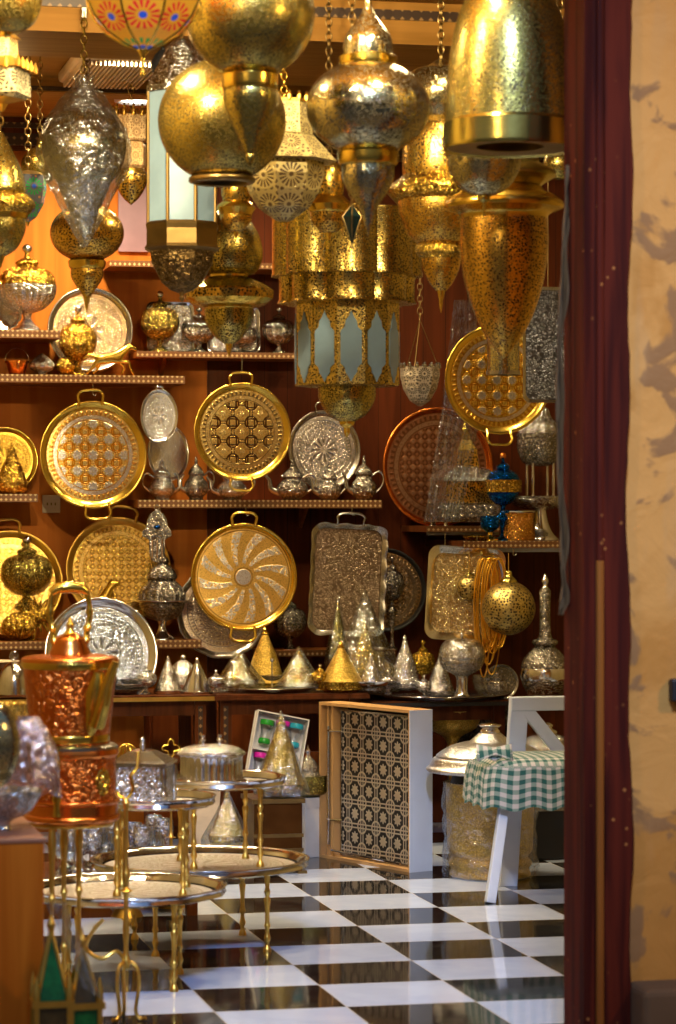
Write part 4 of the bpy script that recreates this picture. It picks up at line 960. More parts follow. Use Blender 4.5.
# ---------------------------------------------------------------- cardboard box with lattice tray
fa = floor_v(320, 857); fb = floor_v(408, 872)
A, B = at(319, 857, fa), at(410, 871, fb - .02); A.z = B.z = 0
ex = (B - A).normalized(); ang = math.atan2(ex.y, ex.x); Lw = (B - A).length
Hb = (857 - 702) * ms(330, fa)
e = thing('tray_box', 'open cardboard box with a silver lattice tray standing upright in it', 'box', A, rz=ang)
d = .10
BX = [(0, Lw, d, d + .012, 0, Hb), (0, .012, 0, d, 0, Hb), (Lw - .012, Lw, 0, d, 0, Hb), (0.012, Lw - .012, 0, d, 0, .012), (.012, Lw - .012, 0, d, Hb - .012, Hb)]
o1 = ob('carton', *boxes(BX), 'card', e, False)
o2 = ob('insert', *boxes([(.03, .045, .02, d, .012, Hb - .012), (.075, .09, .01, d, .012, Hb - .012)]), 'card', e, False)
def lat_rect():
    t = NT('open_girih_metalwork'); s_ = t.n('SeparateXYZ', {0: t.obj()})
    c_ = .100; gx = t.math('DIVIDE', s_.outputs[0], c_); gy = t.math('DIVIDE', s_.outputs[2], c_)
    fx = t.math('SUBTRACT', t.math('FRACT', t.math('ADD', gx, 20.5)), .5); fy = t.math('SUBTRACT', t.math('FRACT', t.math('ADD', gy, 20.5)), .5)
    ax = t.math('ABSOLUTE', fx); ay = t.math('ABSOLUTE', fy)
    rr = t.math('SQRT', t.math('ADD', t.math('MULTIPLY', fx, fx), t.math('MULTIPLY', fy, fy)))
    a2 = t.math('ARCTAN2', fy, fx)
    stt = inv(t, t.sstep(t.math('SUBTRACT', rr, t.math('MULTIPLY', t.math('COSINE', t.math('MULTIPLY', a2, 8.0)), .045)), .20, .24))
    cx_ = t.math('SUBTRACT', .5, ax); cy_ = t.math('SUBTRACT', .5, ay); rc = t.math('SQRT', t.math('ADD', t.math('MULTIPLY', cx_, cx_), t.math('MULTIPLY', cy_, cy_)))
    l = t.math('MAXIMUM', band(t, rc, .25, .33, .02), t.math('MAXIMUM', band(t, cx_, .05, .11, .015), band(t, cy_, .05, .11, .015)))
    f = t.math('MAXIMUM', l, stt)
    c = t.mix(f, (.010, .008, .006), (.86, .78, .62))
    return t.bsdf(col=c, metal=t.math('MULTIPLY', f, .9), rough=.3, normal=t.bump(f, .7, .003))
ob('lining', *boxes([(.012, Lw - .012, d - .012, d, .012, Hb - .012)]), 'black', e, False)
te = thing('lattice_tray', 'silver openwork lattice tray standing inside the cardboard box', 'tray', A + Vector((0, 0, .0)), rz=ang)
o = ob('plate', *boxes([(.11, Lw - .02, .045, .052, .02, Hb - .03)]), lat_rect(), te, False)
for (x0, x1, z0, z1) in ((.105, .113, .02, Hb - .03), (Lw - .026, Lw - .018, .02, Hb - .03), (.11, Lw - .02, .016, .024), (.11, Lw - .02, Hb - .034, Hb - .026)): ob('rim', *boxes([(x0, x1, .035, .05, z0, z1)]), 'dsilver', te, False)
P = [(.055, .01, z) for z in [.06, Hb * .5, Hb - .10]]
ob('rail', *tube(P, .005, 8), 'silver', te)
for zz_ in (.25 * Hb, .82 * Hb):
    ob('rail_arm', *tube([(.05, .01, zz_), (.075, .004, zz_), (.12, .035, zz_)], .005, 8), 'silver', te)
ob('rail', *tube([(.10, -.005, .04), (Lw - .06, -.005, .03)], .005, 8), 'silver', te)
ob('white_side', *boxes([(Lw, Lw + .006, -.004, d + .012, 0, Hb)]), 'white', e, False)
# ---------------------------------------------------------------- things in the middle low zone
# open gift box with tea glasses
Bv = 11.6; c = at(272, 785, Bv); s = ms(272, Bv)
e = thing('gift_box', 'open pale gift box of tea glasses tilted behind the wrapped gold cone', 'box', c)
e.rotation_euler = (math.radians(-10), math.radians(12), 0)
hw, hh = 27 * s, 72 * s
ob('carton', *boxes([(-hw, hw, .05, .058, 0, hh), (-hw, -hw + .005, 0, .05, 0, hh), (hw - .005, hw, 0, .05, 0, hh), (-hw, hw, 0, .05, 0, .005), (-hw, hw, 0, .05, hh - .005, hh)]), 'whitebox', e, False)
ob('divider', *boxes([(-.1 * hw, -.06 * hw, 0, .05, 0, hh), (-hw, -.1 * hw, 0, .05, hh * .45, hh * .47)]), 'whitebox', e, False)
M['green'] = m_diff('green_glass', (.02, .30, .03), .2); M['pink'] = m_diff('magenta_glass', (.65, .02, .40), .2); M['teal'] = m_diff('teal_glass', (.02, .35, .5), .2)
def glassy(label, dx, z, mt, group='tea glasses in the gift box'):
    q = e.matrix_basis @ Vector((dx * s, .028, z * s))
    g_ = thing('tea_glass', label, 'glass', q, group); g_.rotation_euler = e.rotation_euler
    r = 7 * s; L = 24 * s
    ob('bowl', *lathe([(r * .7, 0), (r * .85, L * .1), (r * .75, L * .4), (r * .95, L * .8), (r, L)]), 'glass', g_)
    ob('base_band', *lathe([(0, -.001), (r * .74, -.001), (r * .88, L * .1), (r * .8, L * .22)]), mt, g_)
    ob('rim_band', *lathe([(r * .96, L * .78), (r * 1.03, L * .85), (r * 1.03, L * 1.0)]), mt, g_)
    return g_
glassy('tea glass with green bands in the gift box', -14, 40, 'green')
glassy('tea glass with magenta bands below the green one in the gift box', -15, 6, 'pink')
glassy('tea glass with pink rim at the top of the gift box', 2, 42, 'pink')
glassy('teal banded tea glass at the right of the gift box', 16, 42, 'teal')
cone('gold cone in clear wrap before the gift box of glasses', 281, 50, 713, 795, 11.35, 'e_goldf', 'e_gold', .14, (1.03, 1.15))
# low dark gold chest below it
z_ = at(281, 796, 11.35).z; a, b = at(252, 796, 11.3).x, at(300, 796, 11.3).x
e = thing('low_chest', 'low dark brass bound chest under the wrapped gold cone', 'chest', ((a + b) / 2, 11.37, 0)); w = (b - a) / 2
bev(ob('chest_body', *boxes([(-w, w, -.12, .12, 0.01, z_ - .02)]), m_plain('bronze_dark', (.16, .07, .02), .3), e, False), .006)
ob('lid', *boxes([(-w - .01, w + .01, -.13, .13, z_ - .02, z_ - .001)]), 'dbrass', e, False)
for k in range(3): ob('band', *boxes([(-w - .004, w + .004, -.125, -.118, .03 + k * .06, .045 + k * .06)]), 'dbrass', e, False)
for k in (-1, 1): ob('foot', *boxes([(k * w - .02, k * w + .02, -.12, -.08, 0, .012)]), 'dbrass', e, False)
# white box and small tagine on it
fv = floor_v(308, 856); c = at(307, 856, fv); c.z = 0; zw = at(307, 797, fv).z
e = thing('white_box', 'plain white cardboard box standing on the floor left of the lattice tray box', 'box', c, rz=.5)
w = .062; bev(ob('carton', *boxes([(-w, w, -w, w, 0, zw)]), 'whitebox', e, False), .002); ob('lid_flap', *boxes([(-w - .002, w + .002, -w - .002, w + .002, zw - .04, zw + .002)]), 'whitebox', e, False)
LT('lidded_dish', 'gold lidded dish with a silver spire standing on the white box', 'dish', 308, fv, [
    ('dish', 'e_olive', [(10, 796.5), (14, 795), (20, 791), (20, 777), (21, 775), (19, 775)]), ('lid', 'e_dsilver', [(19, 776), (13, 772), (12, 768), (8, 762), (4, 757)]), ('finial', 'silver', [(4, 758), (2, 754), (3, 751), (1, 748), (0, 744)])])
# wrapped gold lantern cone near the floor
cone('gold cone in clear wrap on the floor behind the tiered tray table', 227, 38, 790, 846, 11.6, 'e_goldf', 'e_gold', .2, (1.02, 1.35))
LT('paper_bag', 'beige folded paper sack behind the wrapped floor cone', 'bag', 205, 12.0, [('sack', 'cream', [(20, 848), (21, 838), (20, 815), (18, 802), (19, 790), (0, 789)], dict(sides=4, smooth=0))])

# ---------------------------------------------------------------- tiered tray tables
def turned(h, r=.0095):
    P = [(r * 1.5, 0), (r * 1.3, .012), (r * .8, .02), (r * .7, .03), (r * 1.25, .045), (r * .8, .06), (r * .75, .075), (r * 1.2, .088), (r * .8, .1), (r * .85, h * .55), (r * 1.25, h * .66), (r * .7, h * .7), (r * 1.2, h * .76), (r * .75, h * .8), (r * 1.1, h * .95), (r * 1.2, h)]
    return lathe(P, 14, smooth=2)
def tiertable(label, cx, v, zl, zu, Rl, Ru, ux, a0, matp, sides=0, uoff=(0, 0), rng=4):
    c = at(cx, 900, v); c.z = 0
    e = thing('tray_table', label, 'table', c)
    for nm, R, z, off in (('lower_tray', Rl, zl, (0, 0)), ('upper_tray', Ru, zu, uoff)):
        o = ob(nm, *lathe([(0, 0), (R * .88, 0), (R * .90, .004), (R * .95, .022), (R * .985, .026), (R, .022), (R * .97, .012), (R * .90, -.008), (0, -.01)], 72, ribs=sides, amp=.012 if sides else 0, smooth=2), 'silver', e); o.location = (*off, z)
        o2 = ob('engraved_floor', *lathe([(0, .0015), (R * .87, .0015)], 64, smooth=0), m_medal('tray_floor_%s' % nm, R * .87, (.93, .94, .97), (.42, .36, .30), 12, .30), o)
    for i in range(rng):
        a = a0 + 2 * PI * i / rng; x, y = Rl * .72 * math.cos(a), Rl * .72 * math.sin(a)
        o = ob('leg', *turned(zl - .008), 'goldm', e); o.location = (x, y, 0)
        x2, y2 = Ru * .72 * math.cos(a) + uoff[0], Ru * .72 * math.sin(a) + uoff[1]
        o = ob('post', *turned(zu - zl - .012, .009), 'goldm', e); o.location = (x2, y2, zl + .003)
    return c
s9 = ms(200, 9.55)
v1 = 8.75; v2 = 9.45
z1l, z1u = at(125, 893, v1).z, at(150, 803, v1).z; z2l, z2u = at(200, 865, v2).z, at(218, 783, v2).z
R1 = 102 * ms(125, v1); R2 = 110 * ms(200, v2)
u1 = (at(152, 800, v1).x - at(125, 800, v1).x); u2 = (at(220, 800, v2).x - at(200, 800, v2).x)
c1 = tiertable('near two tier silver tray table on turned brass legs, scalloped lower tray', 125, v1, z1l, z1u, R1, 64 * ms(150, v1), 0, -1.0, 'e_silver', 12, (u1, 0))
c2 = tiertable('farther two tier round silver tray table on turned brass legs', 200, v2, z2l, z2u, R2, 66 * ms(220, v2), 0, -.75, 'e_silver', 0, (u2, 0))
# silver box with hipped lid on the near upper tray
c = Vector((c1.x + u1 - .03, c1.y, z1u + .003)); s = ms(148, v1)
e = thing('silver_casket', 'square engraved silver casket with hipped lid on the near tray table', 'casket', c, rz=-.35)
ob('box_body', *boxes([(-.085, .085, -.085, .085, .0, 38 * s)]), 'e_silver', e, False)
ob('lid', *lathe([(.13, 38 * s), (.132, 41 * s), (.115, 43 * s), (.05, 52 * s), (.0, 54 * s)], sides=4, smooth=0), 'silver', e, False)
ob('knob', *lathe([(.006, 53 * s), (.010, 57 * s), (.006, 60 * s), (.009, 63 * s), (0, 66 * s)]), 'silver', e)
for k in range(4):
    o = ob('corner_post', *lathe([(.008, 0), (.012, 10 * s), (.007, 14 * s), (.012, 28 * s), (.009, 36 * s)], 10), 'dsilver', e); a = PI / 4 + k * PI / 2; o.location = (.118 * math.cos(a), .118 * math.sin(a), 0)
# silver tureen with two finials on the far upper tray
c = Vector((c2.x + u2 - .03, c2.y, z2u + .003)); s = ms(214, v2)
e = thing('silver_tureen', 'wide fluted silver tureen with two knobs on the farther tray table', 'tureen', c)
ob('body', *lathe([(34 * s, 0), (36 * s, 1 * s), (32 * s, 4 * s), (31 * s, 6 * s), (31 * s, 26 * s), (33 * s, 28 * s)], 96, ribs=24, amp=.02, smooth=2), 'silver', e)
ob('lid', *lathe([(34 * s, 28 * s), (33 * s, 31 * s), (24 * s, 36 * s), (10 * s, 38 * s), (0, 38.5 * s)], 96, ribs=24, amp=.01), 'e_silver', e)
for k in (-1, 1): o = ob('knob', *lathe([(2.6 * s, 0), (1.6 * s, 3 * s), (3.4 * s, 6 * s), (1.6 * s, 8 * s), (2.2 * s, 10.5 * s), (0, 12 * s)], 16), 'silver', e); o.location = (k * 8.5 * s, 0, 36.5 * s)
# brass wire ball and quatrefoil handle behind the casket
for (cx, cy, r, v, nm, lab, cat) in ((127, 754, 10, 10.2, 'wire_ball', 'small gold wire ball between the copper brazier and silver casket', 'ball'), (171, 748, 9, 10.4, 'quatrefoil_handle', 'brass quatrefoil ring handle rising behind the silver casket', 'handle')):
    s = ms(cx, v); e = thing(nm, lab, cat, at(cx, cy + r, v)); bits = []
    if nm == 'wire_ball':
        for k in range(7): a = PI * k / 7; bits.append(tube([(r * s * math.cos(t) * math.cos(a), r * s * math.cos(t) * math.sin(a), r * s + r * s * math.sin(t)) for t in [2 * PI * i / 20 for i in range(20)]], .002, 6, True))
    else: bits.append(tube([((r * .75 + r * .25 * math.cos(4 * t)) * s * math.cos(t), 0, r * s + (r * .75 + r * .25 * math.cos(4 * t)) * s * math.sin(t)) for t in [2 * PI * i / 48 for i in range(48)]], .003, 6, True))
    ob('wire', *merge(*bits), 'gold', e)
    ob('stem', *lathe([(.02, -(1.468 - .0) * 0 - .30), (.006, -.28), (.004, -.1), (.006, 0)], 12), 'goldm', e)
    ob('stand', *lathe([(.06, -at(cx, cy + r, v).z + .0), (.05, -at(cx, cy + r, v).z + .02), (.008, -at(cx, cy + r, v).z + .05), (.006, -.28)], 16, smooth=1), 'goldm', e)
# glassware cluster behind the tray tables on a low bench
bz = at(100, 872, 10.3).z
e = thing('low_bench', 'low dark bench holding the crowded glassware', 'bench', (at(110, 870, 10.4).x, 10.4, 0))
ob('bench_top', *boxes([(-.36, .30, -.25, .25, bz - .02, bz)]), 'table', e, False)
for sx in (-.33, .27):
    for sy in (-.22, .22): ob('leg', *boxes([(sx - .02, sx + .02, sy - .02, sy + .02, 0, bz - .02)]), 'table', e, False)
k = 0
GL = ['clear stemmed glass %s', 'silver rimmed goblet %s', 'small clear tea glass %s']
src = []
for t_ in range(3):
    R = (.03, .034, .026)[t_]; hG = (.15, .17, .11)[t_]
    g_ = thing('goblet' if t_ < 2 else 'tea_glass', GL[t_] % '', 'glass', (0, 0, 0), 'glassware on the low bench')
    ob('bowl', *lathe([(.004, hG * .42), (R * .7, hG * .5), (R, hG * .75), (R * .9, hG), (R * .87, hG), (R * .96, hG * .75), (0, hG * .47)], 24), ('glass', 'e_silver', 'glass')[t_], g_)
    ob('foot', *lathe([(R * .8, 0), (R * .75, .006), (.005, .02), (.004, hG * .43)], 24), ('glass', 'silver', 'glassb')[t_], g_)
    src.append(g_)
def dup(r_, loc, label, group=None):
    q = r_.copy(); COL.objects.link(q); q.location = loc; q['label'] = label
    for ch in r_.children: c_ = ch.copy(); COL.objects.link(c_); c_.parent = q
    return q
used = [False] * 3
for row, vv in enumerate((10.22, 10.34, 10.46, 10.58)):
    for j, px in enumerate(range(58, 166, 12)):
        t_ = (row * 2 + j * 5 + (j // 3)) % 3; loc = at(px + row * 4, 870, vv); loc.z = bz
        if abs(loc.x - e.location.x + .03) > .32: continue
        lab = ('clear stemmed glass', 'silver goblet', 'small clear tea glass')[t_] + ' in the crowded glassware behind the tray tables'
        if not used[t_]: src[t_].location = loc; src[t_]['label'] = lab; used[t_] = True
        else: dup(src[t_], loc, lab)

# ---------------------------------------------------------------- copper kettle on its brazier
vk = 8.05; s = ms(70, vk)
bz_ = at(70, 820, vk).z
e = LT('copper_brazier', 'round chased copper brazier with brass crest under the copper kettle', 'brazier', 72, vk, [
    ('drum', 'e_copper', [(43, 818), (45, 816), (46, 800), (46, 800), (44, 797), (44, 755), (44, 755), (46, 752), (46, 748)]),
    ('base_ring', 'copper', [(0, 820), (0, 820), (46, 820), (46, 820), (48, 818), (48, 815), (46, 813), (46, 813), (46, 803), (46, 803), (48, 801), (48, 799), (45, 798)]),
    ('top_plate', 'dsilver', [(46, 749), (46, 745), (42, 743), (0, 743)], dict(smooth=0)),
    ('collar', 'copper', [(45, 756), (47, 753), (46.5, 748)])])
yy = lambda y: (820 - y) * s
bits = []
for k in range(9):      # brass openwork crest on the right front of the drum
    t = 2 * PI * k / 9; bits.append([(math.cos(t) * 6, math.sin(t) * 8)])
def on_drum(ax, y, rr=45.5): a = -PI / 2 + ax / 45.0; return (rr * s * math.cos(a), rr * s * math.sin(a), yy(y))
cb = []
for k in range(6):
    ph = PI * k / 3
    cb.append(tube([on_drum(28 + 9 * math.cos(t + ph) * (.6 + .4 * math.cos(2 * t)), 779 + 14 * math.sin(t) * (.7 + .3 * math.sin(3 * t + ph))) for t in [2 * PI * i / 24 for i in range(24)]], .003, 6, True))
ob('crest', *merge(*cb), 'gold', e)
ob('side_strap', *tube([on_drum(-20, y, 46.5 + (2 if 770 < y < 795 else 0)) for y in (745, 755, 765, 775, 785, 795, 803, 812)], [.006, .01, .012, .01, .009, .014, .009, .012], 8), 'gold', e)
# stand: three poles
st = thing('brazier_stand', 'three slim brass poles with turned knops carrying the copper brazier', 'stand', Vector((at(72, 820, vk).x, vk, 0)))
ob('ring', *tube([(40 * s * math.cos(a), 40 * s * math.sin(a), bz_ - .008) for a in [2 * PI * i / 32 for i in range(32)]], .007, 8, True), 'goldm', st)
for (px, vv) in ((52, vk - .08), (64, vk + .04), (79, vk + .08)):
    q = at(px, 900, vv) - st.location; zt = bz_ - .01
    ob('pole', *lathe([(.016, 0), (.012, .02), (.007, .05), (.007, zt * .35), (.012, zt * .38), (.007, zt * .41), (.006, zt * .62), (.012, zt * .65), (.007, zt * .68), (.009, zt * .86), (.012, zt * .9), (.008, zt)], 12, smooth=2), 'goldm', st).location = (q.x, q.y, 0)
# kettle
e = LT('copper_kettle', 'copper kettle with brass spout and tall looped handle on the brazier', 'kettle', 70, vk, [
    ('body', 'e_copper', [(0, 743), (37, 743), (38, 741), (38, 738), (40, 730), (47, 668), (48, 662)]),
    ('base_band', 'gold', [(37.5, 742), (39.5, 741), (40, 735), (39, 733)]),
    ('shoulder', 'copper', [(48, 664), (49, 661), (47, 657), (36, 655), (22, 654), (20, 653)]),
    ('rim_band', 'gold', [(47.6, 668), (48.8, 667), (49.2, 662), (48.4, 661)]),
    ('lid', 'copper', [(21, 654), (20, 651), (17, 644), (14, 638), (8, 634)]),
    ('knob', 'gold', [(8, 635), (5, 632), (3, 628), (4.5, 625), (2.5, 621), (0, 617)])])
yy = lambda y: (743 - y) * s
ob('spout', *tube(curve_pts([(21 * s, -.118, yy(722)), (26 * s, -.150, yy(700)), (30 * s, -.165, yy(680)), (37 * s, -.18, yy(659))], 5), [.026 - .0010 * i for i in range(16)], 12), 'gold', e)
ob('spout_shield', *tube([(14 * s, -.085, yy(738)), (18 * s, -.105, yy(715)), (20 * s, -.125, yy(690)), (22 * s, -.135, yy(670))], [.012, .028, .034, .016], 12), 'gold', e)
for sx in (-1, 1):
    ob('handle_post', *tube(curve_pts([(sx * 15 * s, 0, yy(650)), (sx * 17 * s, 0, yy(632)), (sx * 20 * s, 0, yy(612)), (sx * 17 * s, 0, yy(592))], 5), [.012, .009, .008, .013, .008, .008, .013, .008, .008, .008, .012, .008, .008, .008, .008, .008], 10), M['gold'] and 'gold', e)
ob('handle_grip', *tube([(-19 * s, 0, yy(593)), (-12 * s, 0, yy(588)), (0, 0, yy(587)), (12 * s, 0, yy(588)), (19 * s, 0, yy(593))], [.010, .016, .018, .016, .010], 12), 'gold', e)

# ---------------------------------------------------------------- tall brass pole stand with curled legs
vp = 8.1; s = ms(126, vp); ft = at(138, 1012, vp); q0 = at(126, 960, vp)
e = thing('lamp_stand', 'slim brass pole stand with curled tripod legs and open fork top', 'stand', Vector((q0.x, vp, 0)))
Z = lambda y: at(126, y, vp).z
ob('pole', *lathe([(.010, Z(968)), (.014, Z(962)), (.008, Z(955)), (.007, Z(945)), (.010, Z(930)), (.007, Z(915)), (.007, Z(895)), (.020, Z(891)), (.007, Z(887)), (.012, Z(875)), (.006, Z(865)), (.006, Z(810)), (.012, Z(803)), (.006, Z(798))], 14, smooth=2), 'goldm', e)
for pts in ([(0, 0, Z(800)), (-.03, 0, Z(792)), (-.045, 0, Z(778)), (-.03, 0, Z(766))], [(0, 0, Z(800)), (.02, 0, Z(790)), (.012, -.01, Z(776)), (.03, -.01, Z(768)), (.036, 0, Z(752))]):
    ob('fork', *tube(curve_pts(pts, 6), .005, 8), 'gold', e)
# curled legs, each reaching the floor at its own side
for a in (-.5, 1.6, 3.9):
    ca, sa = math.cos(a), math.sin(a)
    P = [(0, Z(966)), (.012, Z(962)), (.035, Z(968)), (.04, Z(985)), (.03, .03), (.045, .006), (.062, .010)]
    ob('leg', *tube(curve_pts([(r * ca, r * sa, z) for r, z in P], 6), .0055, 8), 'goldm', e)
P = [(0, 0, Z(962)), (-.03, -.02, Z(950)), (-.075, -.03, Z(956)), (-.12, -.03, Z(945)), (-.10, -.03, Z(928)), (-.07, -.03, Z(917))]
ob('scroll', *tube(curve_pts(P, 6), .006, 8), 'goldm', e)

# ---------------------------------------------------------------- left foreground: crate, wrapped vessel, glass lanterns
vc = 6.95; zc = at(44, 838, vc).z; x1 = at(44, 838, vc).x
e = thing('wooden_crate', 'tall orange pine crate at the lower left corner', 'crate', ((x1 + .3 + UL) / 2 - .15, vc, 0))
xa, xb = at(-60, 838, vc).x - e.location.x, x1 - e.location.x
bev(ob('front_board', *boxes([(xa, xb, 0, .02, 0, zc - .012)]), 'cratew', e, False), .003)
bev(ob('side_board', *boxes([(xb - .02, xb, .02, .62, 0, zc - .012)]), 'cratew', e, False), .003)
bev(ob('top_board', *boxes([(xa, xb + .004, -.004, .66, zc - .012, zc)]), m_diff('pinkish_board', (.42, .19, .12), .5), e, False), .003)
LT('silver_bowl', 'crumpled shining silver bowl on top of the pine crate', 'bowl', 2, 7.15, [('foot', 'silver', [(12, 832), (8, 826), (10, 820)]), ('bowl', 'e_silver', [(10, 820), (26, 812), (36, 798), (38, 790), (35, 791), (24, 806), (0, 814)], dict(ribs=10, amp=.05, seg=60))])
LT('pierced_globe', 'dark silver globe standing in the bowl at the left border', 'globe', -8, 7.15, [('globe', 'p_silver', arc(28, 745, 45, 176, 12, 14)), ('cap', 'dsilver', [(7, 702), (5, 698), (3, 690), (0, 686)])])
V, Fc = [], []; nu, nv = 40, 16; s = ms(30, 7.3); cc = at(30, 716, 7.3)
for i in range(nv + 1):
    t = i / nv
    for j in range(nu):
        a = 2 * PI * j / nu; r = (10 + 16 * math.sin(min(1, t * 1.6) * PI / 2)) * (1 + .18 * math.sin(a * 5 + t * 3) * t + .07 * math.sin(a * 11))
        V.append(cc + Vector((r * s * math.cos(a) + (t - .5) * 3 * s, r * .6 * s * math.sin(a), (-74 * t + (8 * math.sin(a * 4) if i == nv else 0)) * s)))
for i in range(nv):
    for j in range(nu): Fc.append((i * nu + j, i * nu + (j + 1) % nu, (i + 1) * nu + (j + 1) % nu, (i + 1) * nu + j))
Fc.append(tuple(range(nu)))
M['bagmix'] = m_film('milky_bag_film', .62, (.98, .80, .74), 16)
tag(ob('plastic_bag', V, Fc, 'bagmix'), 'pinkish translucent plastic bag draped by the copper brazier', 'bag')
M['ggreen'] = m_diff('green_stained_glass', (.01, .22, .06), .12, .3, .5, 30)
M['gamber'] = m_diff('dark_amber_glass', (.10, .07, .025), .12, .3, .6, 30)
def house(label, px, py, w, v, gl, gl2, peak, rz):
    """brass framed glass house lantern: px,py = middle of its front top edge"""
    c = at(px, py, v); z = c.z; c.z = 0; e = thing('glass_lantern', label, 'lantern', c + Vector((0, w, 0)), rz=rz)
    zp = at(px, peak, v).z
    for sx, sy in ((-1, -1), (1, -1), (1, 1), (-1, 1)):
        ob('post', *boxes([(sx * w - .006, sx * w + .006, sy * w - .006, sy * w + .006, 0, z)]), 'goldm', e, False)
        ob('roof_bar', *tube([(sx * w, sy * w, z), (0, 0, zp)], .005, 6), 'goldm', e)
        if sx == 1: continue
    k = w - .003
    for i, (x, y) in enumerate(((0, -1), (1, 0), (0, 1), (-1, 0))):
        b = (-k, k, y * w - .001, y * w + .001, .01, z - .01) if x == 0 else (x * w - .001, x * w + .001, -k, k, .01, z - .01)
        ob('pane', *boxes([b]), gl2 if i % 2 == 0 else gl, e, False)
    ob('eave_rim', *boxes([(-w - .012, w + .012, -w - .012, -w, z - .008, z + .008), (-w - .012, w + .012, w, w + .012, z - .008, z + .008), (-w - .012, -w, -w, w, z - .008, z + .008), (w, w + .012, -w, w, z - .008, z + .008)]), 'goldm', e, False)
    ob('floor_plate', *boxes([(-w, w, -w, w, 0, .008)]), 'goldm', e, False)
    q = [Vector((-w, -w, z)), Vector((w, -w, z)), Vector((w, w, z)), Vector((-w, w, z)), Vector((0, 0, zp))]
    for i in range(4): ob('roof_pane', [q[i], q[(i + 1) % 4], q[4]], [(0, 1, 2)], gl, e, False)
    for sx, sy in ((-1, -1), (1, -1), (1, 1), (-1, 1)): ob('corner_spike', *lathe([(.009, z), (.010, z + .014), (.007, z + .04), (0, z + .07)], 12), 'goldm', e).location = (sx * w, sy * w, 0)
    ob('finial', *lathe([(.006, zp - .004), (.011, zp + .012), (.004, zp + .03), (0, zp + .05)], 12), 'goldm', e)
    return e
house('green glass house lantern with peaked roof beside the pine crate', 53, 1004, .040, 6.82, 'ggreen', 'gamber', 932, 0)
house('green glass house lantern under crumpled film, right of its twin', 84, 1006, .036, 6.84, 'gamber', 'ggreen', 948, .1)
V, Fc = [], []; nu, nv = 30, 16
for i in range(nv + 1):
    t = i / nv
    for j in range(nu + 1):
        f = j / nu; V.append(at(46 + 20 * f + 36 * t, 902 + 84 * t - 14 * f * (1 - t) + 14 * f + 3 * math.sin(t * 19), 6.76 + .012 * math.sin(f * 14 + t * 4) + .006 * math.sin(t * 23 + f * 5)))
for i in range(nv):
    for j in range(nu): a = i * (nu + 1) + j; Fc.append((a, a + 1, a + nu + 2, a + nu + 1))
o = ob('plastic_film', V, Fc, 'filmd'); tag(o, 'crumpled clear film slung over the green glass lanterns', 'plastic film')
# ---------------------------------------------------------------- hanging lanterns
def ceil_chain(e, top_px, cx, v, yb, mat='dbrass', z1=ZC, link=.04):
    s = ms(cx, v); base = e.location; chain(e, 0, 0, (yb - top_px) * s, z1 - base.z, .007, mat, link * .8)
def lantern(label, cx, v, parts, top=None, group=None, rz=0, name='hanging_lantern', z1=ZC, mat='dbrass'):
    yb = max(y for p in parts for _, y in p[2]); yt = min(y for p in parts for _, y in p[2])
    e = LT(name, label, 'lantern', cx, v, parts, group, rz)
    ceil_chain(e, yt + 1, cx, v, yb, mat, z1); return e
def panels(name, P, sides, mat, par, cell=None, rot=0.0, spikes=0.0):
    """faceted sheet metal with one uv patch per facet"""
    V, Fc, U = [], [], []; L = [0]
    for a, b in zip(P, P[1:]): L.append(L[-1] + math.hypot(b[0] - a[0], b[1] - a[1]))
    for i in range(sides):
        a0, a1 = 2 * PI * i / sides + rot, 2 * PI * (i + 1) / sides + rot; k0 = len(V)
        for (r, z), l in zip(P, L):
            w = 2 * r * math.sin(PI / sides)
            V += [Vector((r * math.cos(a0), r * math.sin(a0), z)), Vector((r * math.cos(a1), r * math.sin(a1), z))]
            U += [(cell / 2 - w / 2 if cell else 0, l), (cell / 2 + w / 2 if cell else w, l)]
        for j in range(len(P) - 1): k = k0 + 2 * j; Fc.append((k, k + 1, k + 3, k + 2))
    o = ob(name, V, Fc, mat, par, False, uv=U)
    return o
def crown(name, R, z, h, n, mat, par, w=.006):
    bs = []
    for i in range(n):
        a = 2 * PI * i / n; x, y = R * math.cos(a), R * math.sin(a); V_, F_ = lathe([(w, z - .002), (w * 1.1, z + h * .45), (w * .5, z + h * .6), (w * .8, z + h * .75), (0, z + h)], 8, smooth=0)
        bs.append(([q + Vector((x, y, 0)) for q in V_], F_))
    return ob(name, *merge(*bs), mat, par)
def facets(P, s, yb): return [(r * s, (yb - y) * s) for r, y in P]

